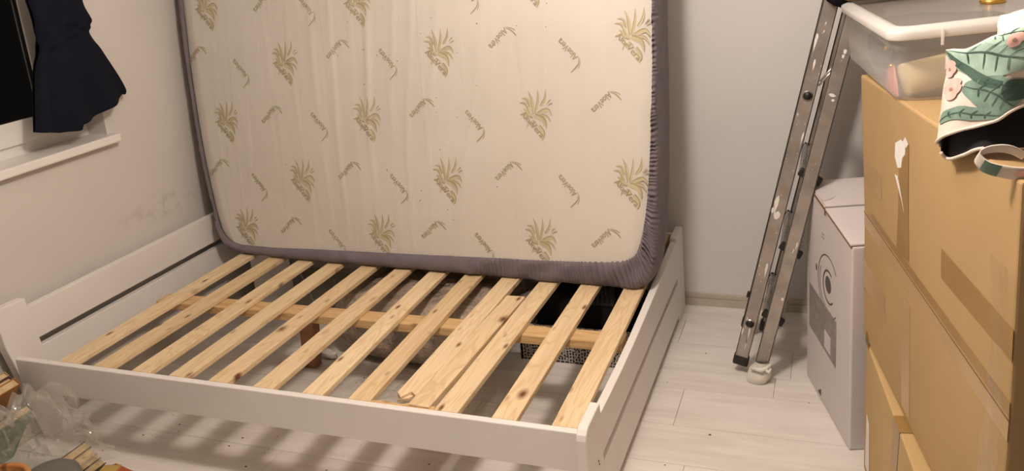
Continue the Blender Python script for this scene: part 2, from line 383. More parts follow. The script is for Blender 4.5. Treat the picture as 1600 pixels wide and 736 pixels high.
# carrying beam, leg, ledges
box('centre_beam', (.12, .517, .285), (1.99, .590, .317), PINE_X, bed, .003)
prism('centre_leg', [(.775, .565, .286), (.835, .565, .286), (.70, .715, 0), (.64, .715, 0)], (.0, -.045, .0), BROWNWOOD, bed, .003)
box('ledge', (.01, .0225, .285), (1.995, .044, .3175), PINE_X, bed, .002)
box('ledge', (.01, 1.404, .285), (1.995, 1.4255, .3175), PINE_X, bed, .002)
prism('rear_brace', [(.075, 1.13, .315), (.195, 1.25, .315), (.195, 1.25, 0), (.075, 1.13, 0)], (.014, -.014, 0), WHITE, bed, .002)
adjf = [0, -.003, 0, -.006, -.009, .002, .019, .019, 0, -.020, -.004, .010]
adjb = [0, .005, .002, -.004, .001, .001, -.002, -.004, 0, -.006, -.004, 0]
for i in range(12):
    x0 = .174+.158*i; wd = .072; xf = x0+adjf[i]; xb = x0+adjb[i]+(adjb[i]-adjf[i])*.5
    zb, zt = .318, .3365
    if i == 8:
        # snapped slat: splintered short of the rail
        yf = .085
        poly = [(xf-.012+.002, yf, 0), (xf+.012, yf-.022, 0), (xf+.030, yf+.012, 0), (xf+.05, yf-.004, 0), (xf+wd-.012, yf+.03, 0), (xb+wd, 1.42, 0), (xb, 1.42, 0)]
        prism('slat', [(x, y, zb) for x, y, _ in poly], (0, 0, zt-zb), PINE, bed, .0015)
        prism('slat_stub', [(1.33, .024, zb), (1.575, .024, zb), (1.572, .044, zb), (1.53, .036, zb), (1.50, .052, zb), (1.47, .034, zb), (1.40, .040, zb)], (0, 0, .016), PINE_X, bed, .001)
        prism('splinter', [(1.438, .060, zb), (1.470, .074, zb), (1.478, .090, zb), (1.462, .092, zb)], (0, 0, .010), PINE, bed, .001)
    else:
        obox('slat', (xf, .0235, zb), (wd, 0, 0), (xb-xf, 1.40, 0), (0, 0, zt-zb), PINE, bed, .0025)
pl = prism('repair_slat', [(1.513, .752, .3185), (1.583, .752, .3185), (1.572, .39, .3185), (1.560, .026, .3185), (1.492, .030, .3185), (1.500, .39, .3185)], (0, 0, .0215), PINE, bed, .0025)
tag(pl, 'loose grainy pine plank patched in beside the snapped slat')
# screw heads on the near corner
for dy, dz in ((0, 0), (.004, -.012)):
    tube('screw_hole', [(2.0275, .078+dy, .205+dz), (2.0288, .078+dy, .205+dz)], .0035, RUBBER, bed, 8)

# ================================================================== mattress
A_ = math.radians(-3); PH = math.radians(5.5); TH = .18
E1 = Vector((math.cos(A_), math.sin(A_), 0)); BK = Vector((-math.sin(A_), math.cos(A_), 0))
E2 = math.cos(PH)*Vector((0, 0, 1))+math.sin(PH)*BK; EN = math.cos(PH)*BK-math.sin(PH)*Vector((0, 0, 1))
MP = Vector((1.0, .92, .33))
def MU(u, v, t=0): return MP+u*E1+v*E2+t*EN
pairs = [((-.995, 1.40), (-1.02, 1.42)), ((-.994, 1.056), (-1.016, 1.06)), ((-.993, .756), (-1.005, .756)), ((-.974, .449), (-.984, .449)), ((-.937, .18), (-.947, .19)),
         ((-.907, .092), (-.922, .077)), ((-.857, .058), (-.865, .024)), ((-.735, .046), (-.72, .009)), ((-.397, .057), (-.397, .007)), ((-.09, .066), (-.09, .007)), ((.21, .076), (.21, .007)),
         ((.41, .083), (.41, .007)), ((.613, .089), (.613, .007)), ((.861, .102), (.88, .008)), ((.945, .121), (.975, .016)), ((.98, .17), (1.022, .075)), ((1.007, .298), (1.043, .28)), ((1.024, .48), (1.05, .48)),
         ((1.036, .70), (1.052, .70)), ((1.044, .978), (1.052, .978)), ((1.045, 1.40), (1.05, 1.42)), ((.98, 1.45), (1.0, 1.48)), ((-.93, 1.45), (-.95, 1.48))]
mat_ = emp('mattress', MU(0, 0), 'thick foam mattress in cream cover with aloe leaf print, standing on its long edge', 'mattress')
PIN = [Vector((*a, 0)) for a, b in pairs]+[Vector((*pairs[0][0], 0))]; POUT = [Vector((*b, 0)) for a, b in pairs]+[Vector((*pairs[0][1], 0))]
# resample by arc length of the outer line
def resample(n):
    ins, outs, cum = [], [], [0]
    N = len(PIN)*24
    fi = [cr(PIN, i/N) for i in range(N+1)]; fo = [cr(POUT, i/N) for i in range(N+1)]
    for i in range(N): cum.append(cum[-1]+(fo[i+1]-fo[i]).length*.6+(fi[i+1]-fi[i]).length*.4+1e-6)
    j = 0
    for k in range(n):
        s = cum[-1]*k/n
        while cum[j+1] < s: j += 1
        f = (s-cum[j])/(cum[j+1]-cum[j]); ins.append(fi[j].lerp(fi[j+1], f)); outs.append(fo[j].lerp(fo[j+1], f))
    return ins, outs, cum[-1]
NS = 2400
ins, outs, L = resample(NS)
# core: outline inside the sheet; front face with soft standing wrinkles
ci, co = ins[::9], outs[::9]
core_o = [a.lerp(b, .25) for a, b in zip(ci, co)]
nv = len(core_o); vs = []
for p in core_o: vs.append(MU(p.x, p.y, .014))
for p in core_o: vs.append(MU(p.x, p.y, TH-.012))
fs = [(i, (i+1) % nv, nv+(i+1) % nv, nv+i) for i in range(nv)]+[tuple(range(2*nv-1, nv-1, -1))]
def wrinkle(u, v):
    # standing creases of the knit cover, strongest left of the middle
    m = math.exp(-((u+.12)/.45)**2)*(.30+.70*min(1, max(0, (v-.10)/.6)))+.22*math.exp(-((u-.62)/.35)**2)
    x = u+.045*math.sin(v*2.6+u*3)+.035*vnoise(u*7, v*2.5, 3)-.05*v
    h = 0
    for cx_, a_ in ((-.78, .3), (-.60, .5), (-.47, .8), (-.36, .5), (-.27, 1.0), (-.17, .6), (-.10, 1.0), (0.0, .7), (.07, .9), (.16, .6), (.24, .5), (.33, .8), (.45, .5), (.58, .7), (.70, .6), (.84, .5)):
        h += a_*math.exp(-((x-cx_)/.013)**2)*(.55+.9*vnoise(cx_*31, v*3.5, 6))
    return -(.0066*m*h+.0020*vnoise(u*3, v*3, 1)+.0010*vnoise(u*26, v*7, 2))
def span(v):
    xs = []
    for i in range(nv):
        a, b = core_o[i], core_o[(i+1) % nv]
        if (a.y > v) != (b.y > v): xs.append(a.x+(b.x-a.x)*(v-a.y)/(b.y-a.y))
    return min(xs), max(xs)
NU_, NV_ = 260, 130; k0 = len(vs)
rows_v = [.0480+(1.41-.0480)*(j/NV_)**1.15 for j in range(NV_+1)]
for v in rows_v:
    a, b = span(v)
    for i in range(NU_+1):
        u = a+(b-a)*i/NU_; e = min(1, min(i, NU_-i)/6); vs.append(MU(u, v, wrinkle(u, v)*e+.010*(1-e)))
fs += [(k0+j*(NU_+1)+i, k0+j*(NU_+1)+i+1, k0+(j+1)*(NU_+1)+i+1, k0+(j+1)*(NU_+1)+i) for j in range(NV_) for i in range(NU_)]
mesh('cover', vs, fs, COVER, mat_, True)

# printed aloe plants and lettering: flat print a hair in front of the cloth
def fontgeo(txt, size):
    cu = bpy.data.curves.new('t', 'FONT'); cu.body = txt; cu.size = size; cu.resolution_u = 2
    ob = bpy.data.objects.new('t', cu); COL.objects.link(ob); bpy.context.view_layer.update()
    dg = bpy.context.evaluated_depsgraph_get(); me = ob.evaluated_get(dg).to_mesh()
    v = [(p.co.x, p.co.y) for p in me.vertices]; f = [tuple(p.vertices) for p in me.polygons]
    ob.evaluated_get(dg).to_mesh_clear(); bpy.data.objects.remove(ob); bpy.data.curves.remove(cu)
    return v, f
def leafgeo(sp, wd, n=12, bend=0):
    sp = [Vector((*p, 0)) for p in sp]; l, r = [], []
    for i in range(n+1):
        t = i/n; p = cr(sp, t); d = (cr(sp, min(1, t+.02))-cr(sp, max(0, t-.02))).normalized(); nn = Vector((-d.y, d.x, 0))
        ww = wd*.5*(math.sin(math.pi*min(1, .04+t*.80))**.8)*(.25+.75*t**.6)
        l.append(p+nn*ww); r.append(p-nn*ww)
    vv = l+r; ff = [(i, i+1, n+2+i, n+1+i) for i in range(n)]
    return [(p.x, p.y) for p in vv], ff
S = .00033
def cx(p): return ((p[0]-290)*S, -(p[1]-400)*S)
LV = [([(240, 130), (278, 230), (290, 385)], 38), ([(355, 120), (350, 230), (312, 378)], 34), ([(448, 118), (432, 220), (376, 304)], 34), ([(160, 214), (222, 222), (258, 305)], 34),
      ([(128, 262), (205, 272), (246, 375)], 36), ([(172, 326), (206, 350), (220, 402)], 32), ([(502, 412), (450, 345), (340, 385)], 52), ([(487, 484), (445, 420), (370, 400)], 34),
      ([(430, 556), (400, 455), (300, 404)], 66), ([(370, 676), (392, 600), (345, 515)], 46), ([(198, 540), (212, 505), (226, 468)], 16), ([(322, 502), (300, 478), (270, 458)], 20),
      ([(222, 425), (246, 400), (284, 420)], 46)]
aloe_leaf, aloe_line = [], []
for sp, wd in LV:
    g = leafgeo([cx(p) for p in sp], wd*S*1.15); aloe_leaf.append(g)
    # darker inner edge of every leaf
    n = len(g[0])//2; edge = g[0][n:]; cen_l = [((a[0]*.30+b[0]*.70), (a[1]*.30+b[1]*.70)) for a, b in zip(g[0][:n], g[0][n:])]
    aloe_line.append((edge+cen_l, [(i, i+1, n+i+1, n+i) for i in range(n-1)]))
for a, b in (((455, 302), (518, 268)), ((446, 284), (500, 232))):
    aloe_line.append(leafgeo([cx(a), cx(((a[0]+b[0])/2, (a[1]+b[1])/2-4)), cx(b)], 14*S))
def rot2(g, ang, ox, oy):
    c, s = math.cos(ang), math.sin(ang); return [(ox+x*c-y*s, oy+x*s+y*c) for x, y in g[0]], g[1]
FA, FV = fontgeo('Aloe', 92*S), fontgeo('Vera', 100*S)
def embold(g, d): return [g, ([(x+d, y) for x, y in g[0]], g[1])]
o_ = cx((128, 388)); p_ = cx((236, 508))
for g in embold(FA, 5*S): aloe_line.append(rot2(g, math.radians(-47), *o_))
for g in embold(FV, 5*S): aloe_line.append(rot2(g, math.radians(-50), *p_))
def inside(u, v):
    # inside the uncovered part of the cover
    if v < .05 or v > 1.40 or abs(u) > 1.1: return False
    cnt = False; n = len(ci)
    for i in range(n):
        a, b = ci[i], ci[(i+1) % n]
        if (a.y > v) != (b.y > v) and u < (b.x-a.x)*(v-a.y)/(b.y-a.y)+a.x: cnt = not cnt
    return cnt
def print_on(name, geos, u, v, ang, sc_, t, mat, parent):
    vv, ff = [], []; c, s = math.cos(ang)*sc_, math.sin(ang)*sc_
    for g in geos:
        pts = [(u+x*c-y*s, v+x*s+y*c) for x, y in g[0]]; ok = [inside(*p) for p in pts]; k = len(vv)
        vv += [MU(a, b, wrinkle(a, b)+t) for a, b in pts]
        ff += [tuple(i+k for i in q) for q in g[1] if all(ok[i] for i in q)]
    if not ff: return None
    o = mesh(name, vv, ff, mat, parent)
    return o
aloes = [(-.877, 1.065), (-.125, 1.057), (.60, 1.10), (-.494, .832), (.22, .861), (.965, .902), (-.832, .586), (-.12, .607), (.599, .631), (-.462, .347), (.222, .374), (.945, .394), (-.782, .124), (-.095, .138), (.596, .160),
         (-.50, 1.30), (.23, 1.32), (.97, 1.36)]
for u, v in aloes:
    o = print_on('aloe_print', aloe_leaf, u, v, .02, 1.0, -.0012, LEAFP, mat_)
    if o: print_on('print_lines', aloe_line, u, v, .02, 1.0, -.0018, LEAFD, o)
T8 = fontgeo('AloeVera', .0235)
wT = max(x for x, y in T8[0])
T8c = ([((x-wT/2)*1.0, (y-.007)*1.45) for x, y in T8[0]], T8[1])
txtA = embold(T8c, .0009)+[leafgeo([(-.045, -.008), (-.056, .016), (-.056, .044)], .0055), leafgeo([(-.050, -.006), (-.062, .012), (-.067, .028)], .0035)]
txtB = embold(T8c, .0009)+[leafgeo([(-.045, -.010), (-.062, .008), (-.064, .048)], .006), leafgeo([(-.050, -.012), (-.066, .004), (-.073, .020)], .003)]
tA = [(-.241, .883), (.473, .909), (-.595, .621), (.121, .652), (.856, .678), (-.232, .398), (.471, .42), (-.551, .15), (.137, .174), (.84, .188), (-.965, .874), (-.909, .388), (.12, 1.12), (-.58, 1.08), (.85, 1.14)]
tB = [(-.721, .817), (-.002, .844), (.739, .864), (-.348, .597), (.355, .61), (-.686, .332), (.007, .355), (.718, .378), (-.311, .11), (.366, .139), (-.36, 1.06), (.36, 1.08)]
for u, v in tA: print_on('lettering_print', txtA, u, v, math.radians(224), 1.02, -.0012, LEAFD, mat_)
for u, v in tB: print_on('lettering_print', txtB, u, v, math.radians(133), 1.02, -.0012, LEAFD, mat_)

random.seed(21); parts = []
for _ in range(46):
    u, v = random.gauss(.12, .33), random.uniform(.2, 1.05)
    if not inside(u, v): continue
    r = random.uniform(.0012, .0028); t0 = wrinkle(u, v)-.001
    parts.append(([MU(u+r*math.cos(k*1.0472)*random.uniform(.7, 1.3), v+r*math.sin(k*1.0472), t0) for k in range(6)], [tuple(range(6))]))
tag(multi('lint_specks', parts, simple('grey_lint', (.22, .17, .13), .9), mat_), kind='stuff')

# fitted sheet still round the mattress, elastic edge gathered
sec = [(.0, .003), (-.02, -.006), (.10, -.011), (.30, -.012), (.60, -.010), (.86, -.004), (1.0, .012), (1.03, .05), (1.02, .10), (1.0, .15), (.9, TH), (.45, TH+.006), (-.6, TH+.006)]
vs, fs = [], []; nsec = len(sec); ph = 0
for k in range(NS):
    a, b = ins[k], outs[k]; u, v = b.x, b.y; d = b-a; nrm = d.normalized()
    s = k/NS*L
    gather = .0005
    if u > .35 and v < .3: gather = .0010+.0050*min(1, (u-.35)/.45)
    if u > .9 and v >= .2: gather = .0056
    gather *= .35+1.3*abs(vnoise(s*23, 2.2, 12)*2)
    if u < -.8: gather = .0007
    ph += 2*math.pi*(L/NS)/(.0165+.016*vnoise(s*31, 0, 5))
    rip = math.sin(ph)
    slow = vnoise(s*7, 1.3, 8)
    wide = max(d.length, .02)
    for i, (f, t) in enumerate(sec):
        prof = [0, .9, 1, 1, .85, .55, .35, .2, .1, 0, 0, 0, 0][i]
        fold = (vnoise(s*16+f*3.0, f*2.2, 4)+.6*vnoise(s*41+f*6, f*3, 14))*(.024 if (u > .95) else .014 if u > .3 else .006)*(1 if 1 < i < 10 else 0)
        dia = math.sin((s*38+f*5.5))*.0035*(1 if 1 < i < 8 else 0)*(1 if u > .3 else .15)
        inpl = rip*gather*.45*(1 if i in (1, 2) else 0)
        p = a+d*f+nrm*(inpl+(slow*.010 if (6 <= i <= 9 and (u > 1.0)) else 0))
        if f > 1.0: p = b+nrm*(f-1.0)*.12
        if i >= 6 and v < .02: p.y = max(p.y, .0068)      # rests on the slats
        tt = t - rip*gather*prof - fold - dia
        if v < .15 and u < .35 and 3 <= i <= 5: tt -= .006+.010*math.sin(min(1, max(0, (u+.9)/1.2))*math.pi)
        vs.append(MU(p.x, p.y, tt))
for k in range(NS):
    q = (k+1) % NS
    for i in range(nsec-1): fs.append((k*nsec+i, k*nsec+i+1, q*nsec+i+1, q*nsec+i))
sh = mesh('fitted_sheet', vs, fs, SHEET, None, True, base=MU(0, 0))
tag(sh, 'mauve-grey fitted sheet with gathered elastic edge wrapped round the standing mattress', 'bed sheet')

# ================================================================== dress hanging at the window
rowsL = [(.385, 1.62), (.388, 1.51), (.396, 1.42), (.384, 1.343), (.350, 1.26), (.316, 1.14), (.295, 1.058)]
rowsR = [(.605, 1.62), (.606, 1.487), (.624, 1.405), (.612, 1.365), (.655, 1.275), (.705, 1.18), (.728, 1.126)]
RL = [Vector((0, *p)) for p in rowsL]; RR = [Vector((0, *p)) for p in rowsR]
def hem(f):
    pts = [(0, 0), (.18, -.035), (.355, -.058), (.37, -.038), (.6, -.035), (.82, -.022), (.93, -.012), (.96, -.020), (1, 0)]
    for (a, p), (b, q) in zip(pts, pts[1:]):
        if f <= b: return p+(q-p)*(f-a)/(b-a)
    return 0
def dress(sgn):
    def fn(a, t):
        l, r = cr(RL, t), cr(RR, t); p = l.lerp(r, a); rnd = math.sqrt(max(0, 1-(2*a-1)**2))
        flare = max(0, (t-.45)/.55); gat = math.exp(-((t-.42)/.16)**2)
        x = -.030+sgn*(.040*rnd+.004)
        if sgn > 0: x += (.016*math.sin(a*19+1.1*math.sin(t*3))*flare*(.4+.6*rnd)+.012*vnoise(a*7, t*16, 2)*gat*2+.008*vnoise(a*4, t*3, 6))
        z = p.z+(hem(a)*max(0, (t-.55)/.45)**2 if t > .55 else 0)
        y = p.y+(.010*vnoise(t*14, a*2, 9)*gat)
        return Vector((x, y, z))
    return fn
v1, f1 = gridgeo(dress(1), 56, 60); v2, f2 = gridgeo(dress(-1), 56, 60)
dr = multi('hanging_dress', [(v1, f1), (v2, [tuple(reversed(q)) for q in f2])], NAVY, None, base=(-.03, .49, 1.06), smooth=True)
tag(dr, 'dark navy dress with gathered waist and flared skirt hanging at the window', 'dress')

for y in (.40, .59):
    tube('shoulder_strap', [(-.032, y, 1.615), (-.050, y*.55+.215, 1.70), (-.088, .478, 1.775), (-.096, .478, 1.772)], .006, NAVY, dr)
hd = obox('window_handle', (XW-.080, .468, 1.74), (.030, 0, 0), (0, .018, 0), (0, 0, .03), PVC, win, .004)
obox('handle_grip', (XW-.052, .468, 1.64), (.014, 0, 0), (0, .018, 0), (0, 0, .13), PVC, hd, .004)

# ================================================================== step ladder (folded, leaning, seen edge on)
SL = .235; ul = Vector((SL, 0, 1)).normalized(); pl_ = Vector((ul.z, 0, -ul.x))
lad = emp('step_ladder', (2.37, 1.08, 0), 'folded aluminium step ladder splashed with white paint, one foot bagged', 'ladder')
def stile(name, x, y, z, length, wd, dep, parent):
    """U-profile upright: web facing the viewer with two flanges"""
    o = Vector((x, y, z))-pl_*wd/2
    return multi(name, [(boxverts(o, pl_*wd, (0, .004, 0), ul*length), BF), (boxverts(o, pl_*.004, (0, dep, 0), ul*length), BF),
                        (boxverts(o+pl_*(wd-.004), pl_*.004, (0, dep, 0), ul*length), BF)], ALU, parent)
s1 = stile('front_stile', 2.377, .906, .035, 1.66, .045, .024, lad); bevel(s1, .0012)
s2 = stile('front_stile', 2.377, 1.265, .035, 1.66, .045, .024, lad)
s3 = stile('rear_stile', 2.306, .946, .040, 1.62, .047, .022, lad); bevel(s3, .0012)
s4 = stile('rear_stile', 2.306, 1.228, .040, 1.62, .047, .022, lad)
def onst(x0, z0, h, off, y): 
    p = Vector((x0, 0, z0))+ul*h+pl_*off; return Vector((p.x, y, p.z))
for k, zt in enumerate((.237, .491, .752)):
    h = (zt-.035)/ul.z; c = onst(2.377, .035, h, 0, .93)
    td = Vector((math.cos(math.radians(-29)), 0, math.sin(math.radians(-29)))); tn = Vector((-td.z, 0, td.x))
    o = c-td*.037-tn*.012
    tr = obox('tread', o+Vector((0, .018, 0)), td*.074, (0, .315, 0), tn*.022, ALU2, lad, .002)
    ridge = [(boxverts(o+Vector((0, .02, 0))+td*(.006+.011*j)+tn*.021, td*.005, (0, .31, 0), tn*.004), BF) for j in range(6)]
    multi('tread_ridges', ridge, ALU2, tr)
    obox('tread_cap', o+Vector((0, .002, 0))-td*.002-tn*.003, td*.078, (0, .018, 0), tn*.028, RUBBER, tr, .004)
    obox('tread_cap', o+Vector((0, .322, 0))-td*.002-tn*.003, td*.078, (0, .014, 0), tn*.028, RUBBER, tr, .004)
for zr in (.205, 1.02):
    h = (zr-.04)/ul.z; c = onst(2.306, .04, h, 0, 0)
    rg = tube('rear_rung', [(c.x, .944, c.z), (c.x, 1.252, c.z)], .013, ALU, lad, 12)
    tube('rung_plug', [(c.x, .939, c.z), (c.x, .944, c.z)], .0135, RUBBER, rg, 14)
    mesh('plug_ring', *[*tubegeo([(c.x, .9415, c.z), (c.x, .9455, c.z)], .0165, 16)], ALU2, rg, True)
o = Vector((2.306, .943, .036))
obox('rear_foot', o-pl_*.027, pl_*.054, (0, .03, 0), ul*.038, RUBBER, lad, .006)
obox('rear_foot', o-pl_*.027+Vector((0, .283, 0)), pl_*.054, (0, .03, 0), ul*.038, RUBBER, lad, .006)
obox('front_foot', Vector((2.369, 1.262, .0))-pl_*.026+Vector((0, 0, .008)), pl_*.052, (0, .03, 0), ul*.045, RUBBER, lad, .006)
for h in (.28, .47): pass
c = onst(2.306, .04, .26, -.026, .95); obox('stay_clip', c, pl_*-.008, (0, .014, 0), ul*.022, RUBBER, lad, .003)
# stay bar between the two halves, near the top
a = onst(2.306, .04, 1.06, .026, .944); b = onst(2.377, .035, 1.10, -.02, .93)
tube('stay_bar', [a, b], .003, ALU2, lad); tube('stay_bar', [a-ul*.014, b-ul*.014], .003, ALU2, lad)
# top cap of the ladder
c = onst(2.34, .035, 1.655, 0, .90); obox('top_platform', c-pl_*.075, pl_*.15, (0, .40, 0), ul*.03, ALU, lad, .004)
# paint splashes (thin dried film on the webs)
def splash(base, y, spots):
    parts = []
    for h, off, lh, lw in spots:
        n = 9; pts = []
        for j in range(n):
            t = 2*math.pi*j/n; rr = 1+.5*vnoise(h*40+j*1.7, off*90, j)
            pts.append(onst(base[0], base[1], h+lh*.5*math.sin(t)*rr, off+lw*.5*math.cos(t)*rr+.25*lh*.12*math.sin(t*2), y))
        q = pts+[p+Vector((0, .0016, 0)) for p in pts]
        parts.append((q, [tuple(range(n)), tuple(range(2*n-1, n-1, -1))]+[(i, (i+1) % n, n+(i+1) % n, n+i) for i in range(n)]))
    return tag(multi('paint_splash', parts, SPLASH, lad), kind='stuff')
random.seed(3)
rs = [(1.17, -.016, .085, .006), (1.10, -.004, .05, .005), (.62, -.012, .07, .012), (.585, -.002, .03, .024), (.60, -.018, .02, .012), (.37, .008, .08, .006), (.16, -.012, .06, .004), (.13, -.018, .03, .006), (.11, .004, .09, .003), (.94, -.015, .012, .004), (.86, .016, .05, .004), (1.24, .0, .012, .004), (1.215, .001, .010, .004)]
rs += [(random.uniform(.05, 1.25), random.uniform(-.018, .018), random.uniform(.002, .006), random.uniform(.001, .003)) for _ in range(22)]
splash((2.306, .04), .9452, rs)
fs_ = [(1.16, .004, .016, .010), (1.145, .002, .012, .008), (1.02, .0, .010, .020), (1.005, .006, .008, .010), (.50, .012, .03, .004), (.48, .006, .02, .003), (.30, .012, .012, .008)]
fs_ += [(random.uniform(.05, 1.2), random.uniform(-.018, .018), random.uniform(.002, .005), random.uniform(.001, .0025)) for _ in range(18)]
splash((2.377, .035), .9052, fs_)
# white bag knotted round the near foot
def bagfn(a, t):
    th = 2*math.pi*a; z = .001+.078*t
    r = (.034+.008*math.sin(math.pi*min(1, t*1.2)))*(1-.30*t**2)*(1+.16*vnoise(a*9, t*5, 1))
    c = Vector((2.369+SL*z, .916, 0)); return Vector((c.x+r*math.cos(th), c.y+r*math.sin(th)*.95, z))
v_, f_ = gridgeo(lambda a, t: bagfn(a % 1.0, t), 30, 16)
BAGM = simple('white_plastic_bag', (.72, .69, .62), .4, var=.05, bump=.3, bs=60)
bg = mesh('foot_bag', v_+[Vector((2.369, .916, .001))], f_+[(i+1, i, len(v_)) for i in range(30)], BAGM, lad, True)
tag(bg, 'white plastic bag tied round the near foot')
tube('bag_knot', [(2.35, .885, .066), (2.385, .878, .064), (2.402, .885, .068), (2.418, .89, .085)], [.006, .009, .007, .003], BAGM, bg)
tube('bag_knot', [(2.40, .884, .066), (2.412, .878, .058), (2.42, .882, .072)], [.006, .006, .003], BAGM, bg)

# black bag hanging over the ladder top
def blob(name, c, r, mat, n=1.0, seed=0, parent=None, nu=28, nv=16, amp=.18):
    c = Vector(c); r = Vector(r)
    def fn(a, t):
        th = 2*math.pi*(a % 1.0); phi = math.pi*t
        d = Vector((math.sin(phi)*math.cos(th), math.sin(phi)*math.sin(th), math.cos(phi)))
        q = Vector([math.copysign(abs(x)**n, x) for x in d])
        k = 1+amp*(vnoise(2.2*d.x+d.z*1.3+5, 2.2*d.y+3, seed)+.5*vnoise(5*d.x+d.z*3, 5*d.y-d.z*2, seed+1))*2
        return c+Vector((q.x*r.x*k, q.y*r.y*k, q.z*r.z*k))
    v, f = gridgeo(fn, nu, nv)
    return mesh(name, v, f, mat, parent, True, base=(c.x, c.y, c.z-r.z))
hb = blob('black_bag', (2.655, .94, 1.388), (.085, .12, .095), BLACK, .75, 4)
tag(hb, 'black cloth bag slung over the upper end of the step ladder', 'bag')

# ================================================================== white carton
wc = emp('white_carton', (2.60, .78, 0), 'tall white carton printed with concentric rings, standing against the brown boxes', 'box')
wa = Vector((2.533, .985, 0)); wb = Vector((2.668, .567, 0)); wd_ = (wb-wa).normalized(); ww = Vector((-wd_.y, wd_.x, 0)); HL = (wb-wa).length; HW = .52; HZ = .672
def TOP(s): return .726-.054*s/HL
body = mesh('carton_body', [wa, wb, wb+ww*HW, wa+ww*HW]+[p+Vector((0, 0, TOP(q)-.012)) for p, q in ((wa, 0), (wb, HL), (wb+ww*HW, HL), (wa+ww*HW, 0))], [(0, 1, 2, 3), (4, 7, 6, 5), (0, 4, 5, 1), (1, 5, 6, 2), (2, 6, 7, 3), (3, 7, 4, 0)], CARTON, wc); bevel(body, .006, 3)
up_ = Vector((0, 0, 1)); wn = -ww
def WF(s, z, out=0.0): return wa+wd_*s+up_*z+wn*out
lid_ = multi('carton_lid', [(boxverts(WF(.0, TOP(0)-.010, -.004), wd_*.19-up_*.0234, ww*.45, up_*.006), BF), (boxverts(WF(.205, TOP(.205)-.010, .003), (wd_-up_*.123)*(HL-.207), ww*.45, up_*.007), BF)], CARTON, wc); bevel(lid_, .002)
multi('lid_gap', [(boxverts(WF(.0, TOP(0)-.018, .0012), (wd_-up_*.123)*(HL-.002), ww*.002, up_*.008), BF), (boxverts(WF(.190, TOP(.19)-.032, .0016), wd_*.015, ww*.01, up_*.024), BF)], CARDD, wc)
# half-circle thumb tab on the lid
n = 14; arc = [WF(.10+.055*math.cos(math.pi*j/n), TOP(.10+.055*math.cos(math.pi*j/n))-.0025, -.004-.055*math.sin(math.pi*j/n)) for j in range(n+1)]
mesh('thumb_tab', arc, [tuple(range(n+1))], simple('carton_shade', (.54, .50, .485), .7), wc)
prism('label_print', [WF(.035, .214, .0006), WF(.312, .205, .0006), WF(.312, .362, .0006), WF(.035, .374, .0006)], wn*.0006, PRINTG, wc, 0)
prism('label_patch', [WF(.200, .222, .0014), WF(.262, .221, .0014), WF(.262, .283, .0014), WF(.200, .284, .0014)], wn*.0005, CARTON, wc, 0)
parts = []
def ringgeo(cs, cz, r1, r2, smax, rz=1.0, n=60, a0=0, a1=2*math.pi):
    q, f = [], []
    for j in range(n+1):
        t = a0+(a1-a0)*j/n
        for r in (r1, r2): q.append((min(cs+r*math.cos(t), 9), cz+r*math.sin(t)*rz))
    for j in range(n):
        ids = (2*j, 2*j+1, 2*j+3, 2*j+2)
        if all(q[i][0] <= smax for i in ids): f.append(ids)
    return [WF(s, z, .001) for s, z in q], f
parts += [ringgeo(.232, .445, .099, .103, .312), ringgeo(.232, .445, .082, .085, .312, a0=math.radians(150), a1=math.radians(290)), ringgeo(.236, .445, .050, .056, .312, a0=math.radians(60), a1=math.radians(320)), ringgeo(.232, .452, .0, .028, .312, 1.0, 30),
          ringgeo(.232, .445, .099, .110, .312, a0=math.radians(250), a1=math.radians(300)), ringgeo(.112, .462, 0, .007, 9, 1.8, 16)]
multi('ring_print', parts, PRINTD, wc)
parts = []
for s, z, w_, h_ in ((.262, .322, .03, .004), (.268, .310, .02, .004), (.285, .225, .016, .010), (.17, .60, .02, .003), (.16, .588, .03, .0025)):
    parts.append((boxverts(WF(s, z, .0012), wd_*w_, wn*.0004, up_*h_), BF))
tag(multi('small_print', parts, PRINTG, wc), kind='stuff')
prism('bottom_notch', [WF(.135, .022, .001), WF(.165, .020, .001), WF(.165, .045, .001)], wn*.0008, PRINTD, wc, 0)

# ================================================================== brown cardboard boxes
cd_ = Vector((.18926, -.98193, 0)); cn = Vector((-.98193, -.18926, 0)); cw = -cn; cc = Vector((2.708, .5, 0))
def CF(s, z, out=0.0): return cc+cd_*s+up_*z+cn*out
# lower box
low = emp('brown_box', (2.80, .1, 0), 'pale brown cardboard box on the floor under the big taped one', 'box', None)
la = Vector((2.7075, .497, 0)); lb = la+Vector((.136, -.985, 0))*.95; lw = Vector((.99, .137, 0))*.62
q = [la, lb, lb+lw, la+lw]
b_ = mesh('carton_body', q+[p+up_*.408 for p in q], [(0, 1, 2, 3), (4, 7, 6, 5), (0, 4, 5, 1), (1, 5, 6, 2), (2, 6, 7, 3), (3, 7, 4, 0)], CARD2, low); bevel(b_, .004)
ldn = (lb-la).normalized(); lon = Vector((ldn.y, -ldn.x, 0)); lon = lon if lon.x < 0 else -lon
def LF(s, z, out=0.0): return la+ldn*s+up_*z+lon*out
multi('tape_strip', [([LF(.37, .4095, -.055), LF(.37, .4095, .001), LF(.44, .4095, .001), LF(.44, .4095, -.055)], [(0, 1, 2, 3)]), ([LF(.37, .4095, .001), LF(.36, .27, .0012), LF(.42, .27, .0012), LF(.44, .4095, .001)], [(0, 1, 2, 3)])], TAPE, low)
prism('paper_scrap', [LF(.03, .03, .001), LF(.09, .03, .001), LF(.075, .19, .001), LF(.04, .20, .001)], lon*.0006, PAPER, low, 0)
prism('torn_flap', [LF(-.004, .408, .001), LF(.045, .404, .001), LF(.006, .440, .002)], -lon*.003, CARDD, low, 0)
